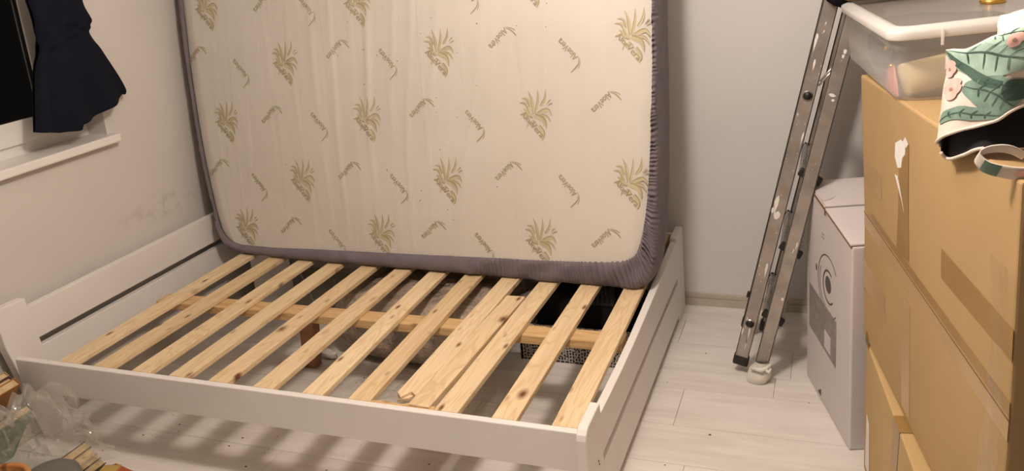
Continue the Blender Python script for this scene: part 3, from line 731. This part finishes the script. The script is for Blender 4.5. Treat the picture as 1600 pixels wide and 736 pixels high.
# upper box, lying with its flap seam towards the viewer
ub = emp('brown_box', (2.80, .1, .412), 'large brown cardboard box with taped flap seam, on top of the paler one', 'box')
ZB, ZM, ZT = .4125, .767, 1.146; DW = .66
def ZTS(z, s): return z if z < 1.1 else z+.030*(s+.124)/1.064
sl_ = lambda z: -.038-(z-ZB)*.1165
vs = []
for z in (ZB, ZM-.002, ZM+.002, ZT):
    for s in (sl_(z), .94): vs.append(CF(s, ZTS(z, s), .0 if z in (ZB, ZT) else -.006))
for z in (ZB, ZM-.002, ZM+.002, ZT):
    for s in (sl_(z), .94): vs.append(CF(s, ZTS(z, s), 0)+cw*DW)
fs = [(0, 1, 3, 2), (2, 3, 5, 4), (4, 5, 7, 6), (8, 10, 11, 9), (10, 12, 13, 11), (12, 14, 15, 13), (0, 8, 9, 1), (6, 7, 15, 14), (0, 2, 10, 8), (2, 4, 12, 10), (4, 6, 14, 12), (1, 9, 11, 3), (3, 11, 13, 5), (5, 13, 15, 7)]
b_ = mesh('carton_body', vs, fs, CARD, ub); bevel(b_, .005, 2)
def dent(z): return -.006*(1-min(1, abs(z-ZM)/(.36)))
def facepatch(name, poly, mat, out=.0004, parent=ub, t=.0004):
    return prism(name, [CF(s, z, dent(z)+out) for s, z in poly], cn*t, mat, parent, 0)
facepatch('tape_strip', [(.255, .79), (.268, .90), (.272, 1.06), (.347, 1.075), (.352, .93), (.362, .80)], TAPE, .0005)
facepatch('tape_strip', [(.30, .70), (.38, .70), (.425, .43), (.36, .43)], TAPEC, .0005)
facepatch('tape_strip', [(.586, .862), (.94, .874), (.94, .930), (.584, .924)], TAPE)
facepatch('tape_strip', [(-.07, .855), (.112, .861), (.107, .927), (-.085, .925)], TAPEC)
facepatch('tape_strip', [(-.055, .556), (.186, .557), (.167, .628), (-.062, .632)], TAPEC)
facepatch('tape_strip', [(-.07, .728), (.94, .728), (.94, .772), (-.076, .772)], TAPEC, .0003)
facepatch('tape_strip', [(.0, .772), (.94, .772), (.94, .800), (.0, .790)], TAPE, .0003)
facepatch('flap_crease', [(-.076, .7645), (.94, .7645), (.94, .7685), (-.076, .7685)], CARDD, .0008)
facepatch('torn_label', [(.236, 1.015), (.262, .995), (.292, 1.005), (.300, 1.03), (.322, 1.045), (.322, 1.066), (.285, 1.07), (.240, 1.05)], PAPER, .0010)
facepatch('torn_label', [(.300, 1.068), (.330, 1.062), (.345, 1.075), (.32, 1.085)], PAPER, .0010)
facepatch('torn_label', [(.236, .972), (.262, .975), (.318, .905), (.300, .925)], PAPER, .0010)
# tape and stretch film round the near upright edge
def wrapfn(a, t):
    z = .43+.60*t; s = .885+.05*vnoise(t*9, 1.5, 12)-.05*(1-t)+.30*a+.02*vnoise(t*11, a*3, 2)
    if s < .945: p = CF(s, z, .006+.010*abs(vnoise(s*30, t*14, 3)))
    else: p = CF(.945+.012*abs(vnoise(s*30, t*20, 5)), z, 0)+cw*(s-.945)
    return p
v_, f_ = gridgeo(wrapfn, 40, 50)
mesh('stretch_film', v_, f_, WRAP, ub, True)

# ================================================================== clear storage box on the stack
pa = Vector((-.1597, .9872, 0)); pf = Vector((.9872, .1597, 0)); po = Vector((2.748, .222, 1.157)); PLn, PWd, PHt = .60, .42, .155
sb = emp('storage_box', po+pa*.3+pf*.2, 'milky clear plastic storage box with lid on top of the brown boxes', 'storage box')
def rrect(l, w, r, n=6):
    pts = []
    for cxx, cyy, a0 in ((l-r, w-r, 0), (r, w-r, 90), (r, r, 180), (l-r, r, 270)):
        for j in range(n+1):
            t = math.radians(a0+90*j/n); pts.append((cxx+r*math.cos(t), cyy+r*math.sin(t)))
    return pts
def pbox(pts, z, grow): 
    res = []
    for x, y in pts:
        gx = (x-PLn/2)*(1+grow*2/PLn)+PLn/2; gy = (y-PWd/2)*(1+grow*2/PWd)+PWd/2
        res.append(po+pa*gx+pf*gy+up_*(z+.055*gy*z/PHt))
    return res
base_r = rrect(PLn, PWd, .035); nR = len(base_r)
prof = [(0, -.012), (.004, -.005), (.012, -.002), (.06, .002), (.115, .005), (.118, .008), (PHt-.01, .011)]
vs = []; fs = []
for z, g in prof: vs += pbox(base_r, z, g)
for i in range(len(prof)-1): fs += [(i*nR+j, i*nR+(j+1) % nR, (i+1)*nR+(j+1) % nR, (i+1)*nR+j) for j in range(nR)]
fs.append(tuple(range(nR-1, -1, -1)))
bx = mesh('box_body', vs, fs, BOXP, sb, True)
prof = [(PHt-.013, .012), (PHt-.0120, .0185), (PHt-.010, .0195), (PHt+.002, .0205), (PHt+.0062, .0185), (PHt+.0125, .006), (PHt+.0135, .003), (PHt+.0135, -.004), (PHt+.012, -.006), (PHt+.004, -.008)]
vs = []; fs = []
for z, g in prof: vs += pbox(base_r, z, g)
for i in range(len(prof)-1): fs += [(i*nR+j, i*nR+(j+1) % nR, (i+1)*nR+(j+1) % nR, (i+1)*nR+j) for j in range(nR)]
rim = mesh('lid_rim', vs, fs, RIMP, sb, True); solid(rim, .003)
lidp = pbox(rrect(PLn, PWd, .035), PHt+.004, -.006)
mesh('lid_panel', lidp, [tuple(range(nR))], LIDP, sb)
for yq in (.085, .30):      # moulded clips on the lid edge
    c = po+pa*(-.027)+pf*yq+up_*(PHt-.030+.055*yq); obox('lid_clip', c, pf*.006, pa*.004, up_*.036, RIMP, rim, .001)
tube('wall_rib', [po+pa*(-.006)+pf*(.105)+up_*.012, po+pa*(-.008)+pf*.105+up_*.085, po+pa*(-.009)+pf*.122+up_*.105, po+pa*(-.010)+pf*.16+up_*.110, po+pa*(-.010)+pf*.40+up_*.120], .0022, RIMP, sb)
# contents
CREAM = simple('cream_paper_roll', (.62, .52, .30), .6)
c0 = po+pa*.055+pf*.030+up_*.040; c1 = po+pa*.085+pf*.150+up_*.058
rl = tube('paper_roll', [c0, c0+(c1-c0)*.02, c1-(c1-c0)*.02, c1], [.034, .038, .038, .034], CREAM, None, 20, base=c0)
tag(rl, 'cream roll lying in the front corner of the clear storage box', 'roll')
pk = prism('pink_card', [po+pa*(.030+.004)+pf*.012+up_*.006, po+pa*.14+pf*.012+up_*.006, po+pa*.14+pf*.012+up_*.05, po+pa*.08+pf*.012+up_*.07], pf*.003, simple('pink_card', (.62, .22, .18), .6), None, 0, base=po+pa*.08+pf*.012+up_*.006)
tag(pk, 'small pink-edged card inside the clear storage box beside the roll', 'card')
GREYB = fabric('slate_cloth', (.085, .085, .095), .2, 30)
cl = blob('folded_clothing', po+pa*.37+pf*.22+up_*.066, (.20, .175, .062), GREYB, .6, 7); tag(cl, 'bunched slate-grey clothing filling the back of the clear storage box', 'clothing')
BRASS = simple('brass', (.70, .42, .10), .25, .9)
for k, (x, y, z) in enumerate(((.235, .030, .085), (.20, .035, .046))):
    bt = blob('brass_button', po+pa*x+pf*y+up_*z, (.008, .008, .008), BRASS, 1, 3+k, amp=.02, nu=12, nv=8)
    tag(bt, ['shiny brass button in the clear box, the upper of the two', 'shiny brass button in the clear box, the lower of the two'][k], 'button', 'brass buttons in the clear box')
# brass jar lid and wicker on the box lid
jc = po+pa*.30+pf*.29+up_*(PHt+.019)
v_, f_ = lathegeo([(.026, 0), (.029, .003), (.029, .011), (.026, .014), (.026, .06), (.020, .066)], jc, 28)
jr = emp('small_jar', jc, 'small jar with brass base ring standing on the clear box lid', 'jar')
mesh('jar_glass', *lathegeo([(.024, .012), (.0255, .018), (.0255, .06), (.018, .066)], jc, 24), clear('jar_glass', (.9, .88, .8), .1), jr, True)
mesh('brass_ring', *lathegeo([(.026, 0), (.029, .002), (.030, .006), (.029, .010), (.026, .013)], jc, 28), BRASS, jr, True)
WICK = simple('brown_wicker', (.15, .085, .045), .8, var=.4, vs=60, bump=.6, bs=120)
bk = emp('wicker_tray', po+pa*.60+pf*.12+up_*(PHt+.017), 'brown woven wicker tray lying on the far end of the clear box lid', 'tray')
wo = po+pa*.545+pf*(-.005)+up_*(PHt+.02)
obox('tray_base', wo, pa*.24, pf*.40, up_*.012+pf*.0, WICK, bk, .004)
for j in range(7):
    pts = [wo+pa*(t*.24)+pf*(-.004+.003*math.sin(t*40+j*3.14))+up_*(.006+.012*j) for t in [i/24 for i in range(25)]]
    tube('wicker_strand', pts, .0055, WICK, bk, 6)

# ================================================================== leaf-print cloth slumped over the box edge
ROWS = [[(2.815, -.10, 1.29), (2.835, -.16, 1.31), (2.86, -.20, 1.345), (2.90, -.21, 1.37), (3.00, -.21, 1.38)],
        [(2.806, -.16, 1.337), (2.825, -.25, 1.352), (2.857, -.31, 1.380), (2.892, -.33, 1.398), (2.99, -.33, 1.41)],
        [(2.806, -.16, 1.288), (2.827, -.252, 1.311), (2.859, -.315, 1.337), (2.895, -.34, 1.360), (2.99, -.35, 1.37)],
        [(2.801, -.16, 1.230), (2.824, -.25, 1.256), (2.859, -.312, 1.285), (2.897, -.334, 1.314), (2.99, -.34, 1.33)],
        [(2.799, -.16, 1.175), (2.821, -.248, 1.211), (2.860, -.308, 1.242), (2.900, -.328, 1.274), (2.99, -.335, 1.30)]]
ROWS = [[Vector(p) for p in r] for r in ROWS]
# wrap round the left fold
for r in ROWS: r.insert(0, r[0]+Vector((.022, .055, -.010))); 
for r in ROWS: r.insert(0, r[0]+Vector((.040, .020, -.004)))
ROWS[4][2] = Vector((2.799, -.16, 1.170)); ROWS[4][1] = Vector((2.8035, -.135, 1.149)); ROWS[4][0] = Vector((2.832, -.088, 1.150))
def cloth(a, t, out=0):
    cols = [cr([ROWS[j][i] for j in range(5)], t) for i in range(7)]
    p = cr(cols, a); d = Vector((p.x-2.95, p.y+.05, 0)).normalized()
    return p+d*(out+.006*vnoise(a*9, t*5, 4)*2)+Vector((0, 0, .004*vnoise(a*14, t*3, 5)))
CLOTH = fabric('cream_cotton', (.70, .62, .54), .1, 50)
cb = emp('leaf_print_cloth', (2.86, -.2, 1.15), 'cream cloth with green leaves, pink flowers and black lining, slumped on the box corner', 'cloth')
v_, f_ = gridgeo(cloth, 60, 40)
ch = mesh('outer_cloth', v_, f_, CLOTH, cb, True); solid(ch, .0024, 0)
LIN = fabric('black_lining', (.014, .013, .015), .2, 30, sheen=.03)
BH = [Vector(p) for p in [(2.840, -.085, 1.165), (2.812, -.115, 1.158), (2.804, -.150, 1.147), (2.817, -.155, 1.134), (2.831, -.24, 1.166), (2.850, -.285, 1.190), (2.910, -.295, 1.196), (2.99, -.29, 1.20)]]
BT = [Vector(p) for p in [(2.85, -.08, 1.30), (2.822, -.10, 1.29), (2.815, -.135, 1.285), (2.835, -.13, 1.28), (2.850, -.20, 1.29), (2.875, -.25, 1.30), (2.92, -.265, 1.32), (2.99, -.27, 1.33)]]
v_, f_ = gridgeo(lambda a, t: cr(BH, a).lerp(cr(BT, a), t)+Vector((.006*vnoise(a*9, t*4, 2), .010*vnoise(a*8, t*3, 1), .0)), 50, 14)
mesh('lining', v_, f_, LIN, cb, True)
tube('hem', [cr(BH, i/40) for i in range(12, 41)], .0032, CLOTH, cb, 6)
tube('hem', [cloth(.28+.72*i/40, 1.0, .002) for i in range(41)], .0028, CLOTH, cb, 6)
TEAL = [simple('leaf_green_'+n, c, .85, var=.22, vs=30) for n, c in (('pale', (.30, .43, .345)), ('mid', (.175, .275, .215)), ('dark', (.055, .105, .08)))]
PINK = simple('flower_pink', (.74, .46, .40), .85, var=.15, vs=40); PINKD = simple('flower_centre', (.36, .20, .15), .85)
def dist_leaf(sp, wd, n=16):
    sp = [Vector((*p, 0)) for p in sp]; vv, ff = [], []; m = 6
    for i in range(n+1):
        t = i/n; p = cr(sp, t); d = (cr(sp, min(1, t+.02))-cr(sp, max(0, t-.02))).normalized(); nn = Vector((-d.y, d.x, 0))
        ww = wd*.5*(math.sin(math.pi*(.03+.94*t))**.6)
        for j in range(m+1): vv.append(p+nn*ww*(2*j/m-1))
    for i in range(n):
        for j in range(m): ff.append((i*(m+1)+j, i*(m+1)+j+1, (i+1)*(m+1)+j+1, (i+1)*(m+1)+j))
    return [(p.x, p.y) for p in vv], ff
def clothprint(name, geos, mat, out, parent=cb):
    vv, ff = [], []
    for g in geos:
        k = len(vv); ok = [(.05 < x < 1 and 0 < y < .985) for x, y in g[0]]
        vv += [cloth(min(max(x, 0), 1), min(max(y, 0), 1), out) for x, y in g[0]]; ff += [tuple(i+k for i in q) for q in g[1] if all(ok[i] for i in q)]
    return mesh(name, vv, ff, mat, parent, True)
# a: .333 is the left fold, .5 second, .667 third, .833 at the frame edge;  t: .25 top ridge ... 1 hem
LEAVES_AND_FOLD_SHADE = [([(.345, .25), (.56, .35), (.72, .46), (.90, .60)], .34, 0), ([(.345, .285), (.50, .46), (.66, .64), (.84, .80)], .055, 2), ([(.50, .60), (.62, .66), (.72, .80), (.80, .95)], .20, 1), ([(.338, .85), (.46, .80), (.60, .86), (.74, .97)], .11, 1),  # the thin dark strip is a fold's shadow painted into the print
          ([(.74, .70), (.82, .82), (.92, .90)], .14, 2), ([(.345, .19), (.44, .18), (.54, .22)], .09, 1), ([(.62, .20), (.74, .28), (.95, .36)], .20, 0), ([(.86, .62), (.93, .68), (.98, .80)], .16, 1)]
for sp, wd, k in LEAVES_AND_FOLD_SHADE:
    lf = clothprint('leaf_or_shade_print', [dist_leaf(sp, wd)], TEAL[k], .0032+.0003*k)
    sv = [Vector((*p, 0)) for p in sp]; ln = [dist_leaf([p[:] for p in sp], max(.010, wd*.035), 16)]
    for t in (.25, .42, .58, .74):
        p = cr(sv, t); d = (cr(sv, t+.03)-cr(sv, t-.03)).normalized(); nn = Vector((-d.y, d.x, 0)); e = wd*.42*math.sin(math.pi*t)**.5
        for s in (-1, 1): q = p+nn*s*e*.75+d*e*.45; ln.append(dist_leaf([(p.x, p.y), ((p.x+q.x)/2, (p.y+q.y)/2), (q.x, q.y)], .009, 5))
    clothprint('leaf_veins', ln, TEAL[2], .0043, lf)
for x, y, r in ((.425, .595, .062), (.395, .44, .050), (.79, .37, .045)):
    g = []
    for j in range(5):
        t = 2*math.pi*j/5+.3; g.append(dist_leaf([(x, y), (x+.6*r*math.cos(t), y+.85*r*math.sin(t)), (x+r*math.cos(t), y+1.4*r*math.sin(t))], r*1.25, 8))
    f_ = clothprint('flower_print', g, PINK, .0046)
    clothprint('flower_centre', [dist_leaf([(x-.010, y), (x, y+.004), (x+.010, y)], .030, 6)], PINKD, .0052, f_)
lump = blob('white_towel', (2.945, -.15, 1.345), (.065, .07, .052), fabric('white_towel', (.74, .70, .64), .3, 60), .8, 2); tag(lump, 'white bunched towel behind the leaf-print cloth', 'towel')
# curled printed strap
SP = [Vector(p)+Vector((-.008, -.047, .0135)) for p in [(2.905, -.325, 1.188), (2.886, -.345, 1.203), (2.868, -.350, 1.208), (2.848, -.345, 1.203), (2.838, -.340, 1.192), (2.848, -.345, 1.178), (2.870, -.352, 1.172), (2.905, -.358, 1.170), (2.99, -.36, 1.172)]]
def strap(a, t): return cr(SP, a)+Vector((.006*(t-.5), -.010*(t-.5), .022*(t-.5)*(.5+.6*a)))
v_, f_ = gridgeo(strap, 48, 4); st = mesh('curled_strap', v_, f_, CLOTH, None, True, base=(2.87, -.34, 1.16)); solid(st, .002)
tag(st, 'curled cream strap with a leaf print hanging below the black lining', 'strap')
def sprint(name, a0, a1, t0, t1, mat): 
    v, f = gridgeo(lambda a, t: strap(a0+(a1-a0)*a, t0+(t1-t0)*t)+Vector((-.001, -.0022, 0)), 8, 3); return mesh(name, v, f, mat, st, True)
sprint('leaf_or_shade_print', .60, .74, 0, 1, TEAL[1]); sprint('flower_print', .83, .865, .3, .8, PINK)

# ================================================================== under the bed
BAG = simple('wrapped_bedding', (.40, .32, .25), .22, var=.35, vs=10, bump=1.0, bs=20, bd=.03)
bgd = emp('wrapped_bedding', (1.08, .95, 0), 'pale bedding packed in crinkled clear plastic, lying under the slats', 'bedding')
def pillow(cx_, cy_, a, b, h, rotz, seed, z0=0.0):
    def fn(x, t):
        th = 2*math.pi*(x % 1.0); ph_ = math.pi*t; d = (math.sin(ph_)*math.cos(th), math.sin(ph_)*math.sin(th), math.cos(ph_))
        q = [math.copysign(abs(k)**.5, k) for k in d]
        n = 1+.10*vnoise(q[0]*3+seed, q[1]*3, seed)+.06*vnoise(q[0]*8, q[1]*8+seed, seed+2)
        X, Y = q[0]*a*n, q[1]*b*n; Z = h*.5*(1+q[2])+.016*vnoise(q[0]*6, q[1]*6, seed+4)*(1 if q[2] > 0 else 0)
        c, s = math.cos(rotz), math.sin(rotz); return Vector((cx_+X*c-Y*s, cy_+X*s+Y*c, z0+max(Z, 0.001)))
    return gridgeo(fn, 48, 28)
mesh('bedding_bag', *pillow(1.07, .985, .36, .27, .275, -.05, 3), BAG, bgd, True)
fl = mesh('clear_film', *gridgeo(lambda a, t: Vector((.90+.50*a+.05*vnoise(t*4, a, 1), .52+.24*t+.06*vnoise(a*4, t, 2), .002+.03*abs(vnoise(a*9, t*6, 3))+.015*abs(vnoise(a*19, t*13, 4)))), 60, 32), clear('flat_clear_film', (.985, .98, .97), .14, .10, (.9, .86, .8), 1.15), None, True, base=(1.2, .6, 0)); tag(fl, 'loose clear plastic film spread on the floor under the broken slat', 'plastic film')
pp = blob('crumpled_paper', (.695, .755, .018), (.05, .022, .017), simple('crumpled_white_paper', (.7, .66, .60), .7, bump=.5), .9, 11, amp=.35); tag(pp, 'small crumpled white paper on the floor beside the brown bed leg', 'paper')
def weave():
    k = NT('black_white_pattern'); v = k.coords((1, 1, 1), rand=False); 
    def brick(sc_, rot, sq):
        b = k.n('ShaderNodeTexBrick'); b.inputs['Scale'].default_value = sc_; b.inputs['Mortar Size'].default_value = .10; b.inputs['Mortar Smooth'].default_value = .2
        b.inputs['Color1'].default_value = (0, 0, 0, 1); b.inputs['Color2'].default_value = (0, 0, 0, 1); b.inputs['Mortar'].default_value = (1, 1, 1, 1)
        b.offset = .37; b.squash = sq; b.squash_frequency = 2; b.offset_frequency = 3; b.inputs['Brick Width'].default_value = .9; b.inputs['Row Height'].default_value = .55
        mp = k.n('ShaderNodeMapping'); mp.inputs['Rotation'].default_value = (math.radians(90), 0, 0); k.l(v, mp.inputs['Vector'])
        m2 = k.n('ShaderNodeMapping'); m2.inputs['Rotation'].default_value = (0, 0, rot); k.l(mp.outputs[0], m2.inputs['Vector']); k.l(m2.outputs[0], b.inputs['Vector'])
        return b.outputs['Color']
    ns = k.noise(v, 75, 1); sel = k.ramp(ns, [(.49, (0, 0, 0)), (.51, (1, 1, 1))])
    f = k.mix(sel, brick(48, 0, .6), brick(48, math.pi/2, .7))
    c = k.mix(f, (.018, .016, .017), (.50, .45, .41))
    k.color(c); k.b.inputs['Roughness'].default_value = .8; return k.m
bn = emp('storage_bin', (1.68, 1.05, 0), 'black and white patterned fabric storage bin under the foot end of the bed', 'storage bin')
multi('bin_wall', [(boxverts((1.485, .900, .0), (.45, 0, 0), (0, .008, 0), (0, 0, .150)), BF), (boxverts((1.485, 1.28, .0), (.45, 0, 0), (0, .008, 0), (0, 0, .150)), BF), (boxverts((1.485, .900, 0), (.008, 0, 0), (0, .388, 0), (0, 0, .150)), BF),
                   (boxverts((1.927, .900, 0), (.008, 0, 0), (0, .388, 0), (0, 0, .150)), BF)], weave(), bn)
mesh('bin_base', boxverts((1.493, .908, .001), (.434, 0, 0), (0, .372, 0), (0, 0, .006)), BF, BLACK, bn)
bc = blob('black_garment', (1.71, 1.11, .150), (.195, .16, .138), BLACK, .5, 5, amp=.06); tag(bc, 'black garment stuffed inside the patterned storage bin', 'garment')
rb = multi('ribbed_knit', [tubegeo([(1.72+.018*j, .955, .225), (1.715+.018*j, .985, .284), (1.71+.018*j, 1.04, .296)], .009, 8) for j in range(8)], fabric('dark_rib', (.035, .027, .025), .2), None, base=(1.76, .98, .23), smooth=True)
tag(rb, 'dark ribbed knit lying over the black garment in the bin', 'knitwear')
bf_ = tube('clear_sleeve', [(1.47, .84, .20), (1.51, .89, .255), (1.55, .95, .27)], [.012, .02, .012], FILM, None, 8, base=(1.55, .86, .2)); tag(bf_, 'twisted clear plastic sleeve poking up by the patterned bin', 'plastic sleeve')
wr = tube('white_wire', [(.245, 1.23, .165), (.30, 1.20, .12), (.42, 1.11, .02), (.47, 1.08, .004)], .0025, SPLASH, None, 6, base=(.47, 1.08, 0)); tag(wr, 'thin pale wire slanting to the floor behind the centre beam', 'wire')
# specks of dirt on the floor
random.seed(11); parts = []
for _ in range(60):
    x, y = random.choice([(random.uniform(.3, 1.95), random.uniform(.15, 1.0)), (random.uniform(2.05, 2.6), random.uniform(-.3, 1.2)), (random.uniform(.2, 1.2), random.uniform(-.05, .3))])
    r = random.uniform(.0010, .0026); parts.append(boxgeo((x-r*1.4, y-r, 0), (x+r*1.4, y+r, r*.7)))
dt = multi('floor_grit', parts, simple('grit', (.10, .065, .04), .9), None); tag(dt, 'scattered brown grit and crumbs on the pale floor', 'grit', None, 'stuff')

# ================================================================== clutter in the near left corner
PAGE = simple('yellowed_pages', (.60, .46, .25), .85, var=.15, vs=40)
def cover_c(n, c): return simple(n, c, .5, var=.06)
def book(name, o, Lv, Tv, Wv, cm, label, cat='book', group=None):
    """Lv height, Tv thickness, Wv width vectors; pages inset between two boards and a spine"""
    o, Lv, Tv, Wv = Vector(o), Vector(Lv), Vector(Tv), Vector(Wv); t = Tv.length; tn = Tv/t; b = .0025
    e = emp(name, o, label, cat, group)
    multi('book_cover', [(boxverts(o, Lv, tn*b, Wv), BF), (boxverts(o+tn*(t-b), Lv, tn*b, Wv), BF), (boxverts(o+Wv*.985, Lv, Tv, Wv*.015), BF)], cm, e)
    mesh('pages', boxverts(o+Lv*.015+tn*b+Wv*.03, Lv*.97, tn*(t-2*b), Wv*.95), BF, PAGE, e)
    return e
# leaning books by the bed post
dv = Vector((.137, 0, .181)).normalized(); tv = Vector((-.181, 0, .137)).normalized()
o0 = Vector((.015, -.19, .012))+tv*-.0
LB = [(.030, (.42, .18, .05), 'thick paperback with tan pages, lowest of those leaning by the bed post'), (.016, (.10, .03, .03), 'thin dark-covered book leaning in the middle by the bed post'), (.022, (.45, .36, .24), 'pale cream book leaning above the thin dark one'), (.026, (.42, .13, .03), 'orange-backed book, topmost of those leaning by the bed post')]
acc = .036
for i, (t, c, lb_) in enumerate(LB):
    h = (.33, .34, .33, .32)[i]
    book('book', Vector((.088, -.19, .290))-dv*(h+.012*i*(1 if i % 2 else .3))+tv*(acc-.036), dv*h, tv*t, (0, .13, 0), cover_c('book_cover_%d' % i, c), lb_, group='books leaning by the bed post'); acc += t+.002
GREEN = cover_c('green_cover', (.03, .16, .04))
book('book', (-.055, -.20, .008), Vector((.160, 0, .212)), Vector((.022, 0, -.0166)), (0, .13, 0), GREEN, 'green-covered book propped under the leaning books', group='books leaning by the bed post')
# bundle of books in front of the film
d2 = Vector((.73, 0, .68)).normalized(); t2 = Vector((.68, 0, -.73)).normalized()
BB = [(.026, (.05, .03, .035), 'dark brown book, nearest the film in the leaning bundle'), (.026, (.55, .40, .17), 'yellow-edged book second in the leaning bundle'), (.014, (.58, .44, .2), 'slim tan book third in the leaning bundle'), (.024, (.03, .028, .04), 'black-spined book with ochre cover, last in the leaning bundle')]
acc = 0
for i, (t, c, lb_) in enumerate(BB):
    h = (.20, .215, .20, .185)[i]
    top = Vector((.440, -.15, .186))+t2*acc-Vector((0, 0, .0)); book('book', top-d2*h, d2*h, t2*t, (0, -.12, 0), cover_c('bundle_cover_%d' % i, c), lb_, group='books leaning in a bundle'); acc += t+.0015
OCH = cover_c('ochre_cover', (.52, .34, .10))
book('book', (.395, -.20, .003), Vector((.10, .03, 0)), (0, 0, .045), (-.03, .10, 0), OCH, 'ochre book lying flat against the bundle of books')
ORG = cover_c('orange_red_cover', (.46, .10, .03))
ob_ = book('book', (.40, -.155, .012), Vector((.21, -.045, 0)), (0, 0, .028), (.03, .095, 0), ORG, 'orange-red paperback lying on the floor before the bed rail')
prism('title_band', [(.435, -.13, .0406), (.56, -.157, .0406), (.568, -.128, .0406), (.443, -.101, .0406)], (0, 0, .0006), cover_c('mauve_band', (.20, .13, .17)), ob_, 0)
book('book', (.40, -.17, .0), Vector((.21, -.03, 0)), (0, 0, .0115), (.02, .10, 0), cover_c('dark_red_cover', (.18, .04, .02)), 'dark red book under the orange-red paperback')
# crumpled clear film
def filmfn(a, t):
    th = 2*math.pi*(a % 1.0); ph_ = math.pi*t; d = Vector((math.sin(ph_)*math.cos(th), math.sin(ph_)*math.sin(th), math.cos(ph_)))
    n = 1+.55*vnoise(d.x*2.6+7, d.z*2.6+d.y*1.5, 1)+.40*abs(vnoise(d.x*6, d.z*6+d.y*3, 2))*2+.16*vnoise(d.x*14, d.z*14+d.y*8, 3)
    p = Vector((.290, -.205, .150))+Vector((d.x*.185*n, d.y*.075*n, d.z*.155*n))
    if d.x > 0 and d.z > .1: p += Vector((.07*d.x, .02, .045*d.z))
    p.z = max(p.z, .002+.004*hsh(a, t)); return p
cfm = mesh('plastic_bag', *gridgeo(filmfn, 90, 60), FILM, None, False, base=(.315, -.2, 0)); tag(cfm, 'large crumpled clear plastic bag in front of the bed head', 'plastic bag')
# upturned grey bowl and wooden bowl at the very edge of the frame
GREY = simple('grey_plastic', (.13, .125, .11), .5); WOODB = pine('orange_bowl_wood', (.36, .12, .035), (.26, .08, .02)); WOODR = pine('orange_rim_wood', (.50, .22, .07), (.40, .16, .05))
gb = mesh('grey_tub', *lathegeo([(.07, 0), (.078, .02), (.082, .185), (.077, .205), (.062, .218), (.04, .224), (.015, .226)], (.508, -.335, 0), 48), GREY, None, True, base=(.508, -.335, 0)); tag(gb, 'upturned grey tub with rounded edge among the books', 'tub')
wbw = emp('wooden_bowl', (.735, -.635, 0), 'orange-brown tall wooden bowl with a paler rim in front of the grey tub', 'bowl')
mesh('bowl_body', *lathegeo([(.06, .0), (.065, .18), (.072, .36), (.080, .425), (.074, .425), (.062, .39), (.03, .36)], (.735, -.635, .0), 40), WOODB, wbw, True)
mesh('bowl_rim', *lathegeo([(.072, .420), (.071, .432), (.077, .438), (.084, .435), (.086, .426), (.080, .420)], (.735, -.635, 0), 40), WOODR, wbw, True)
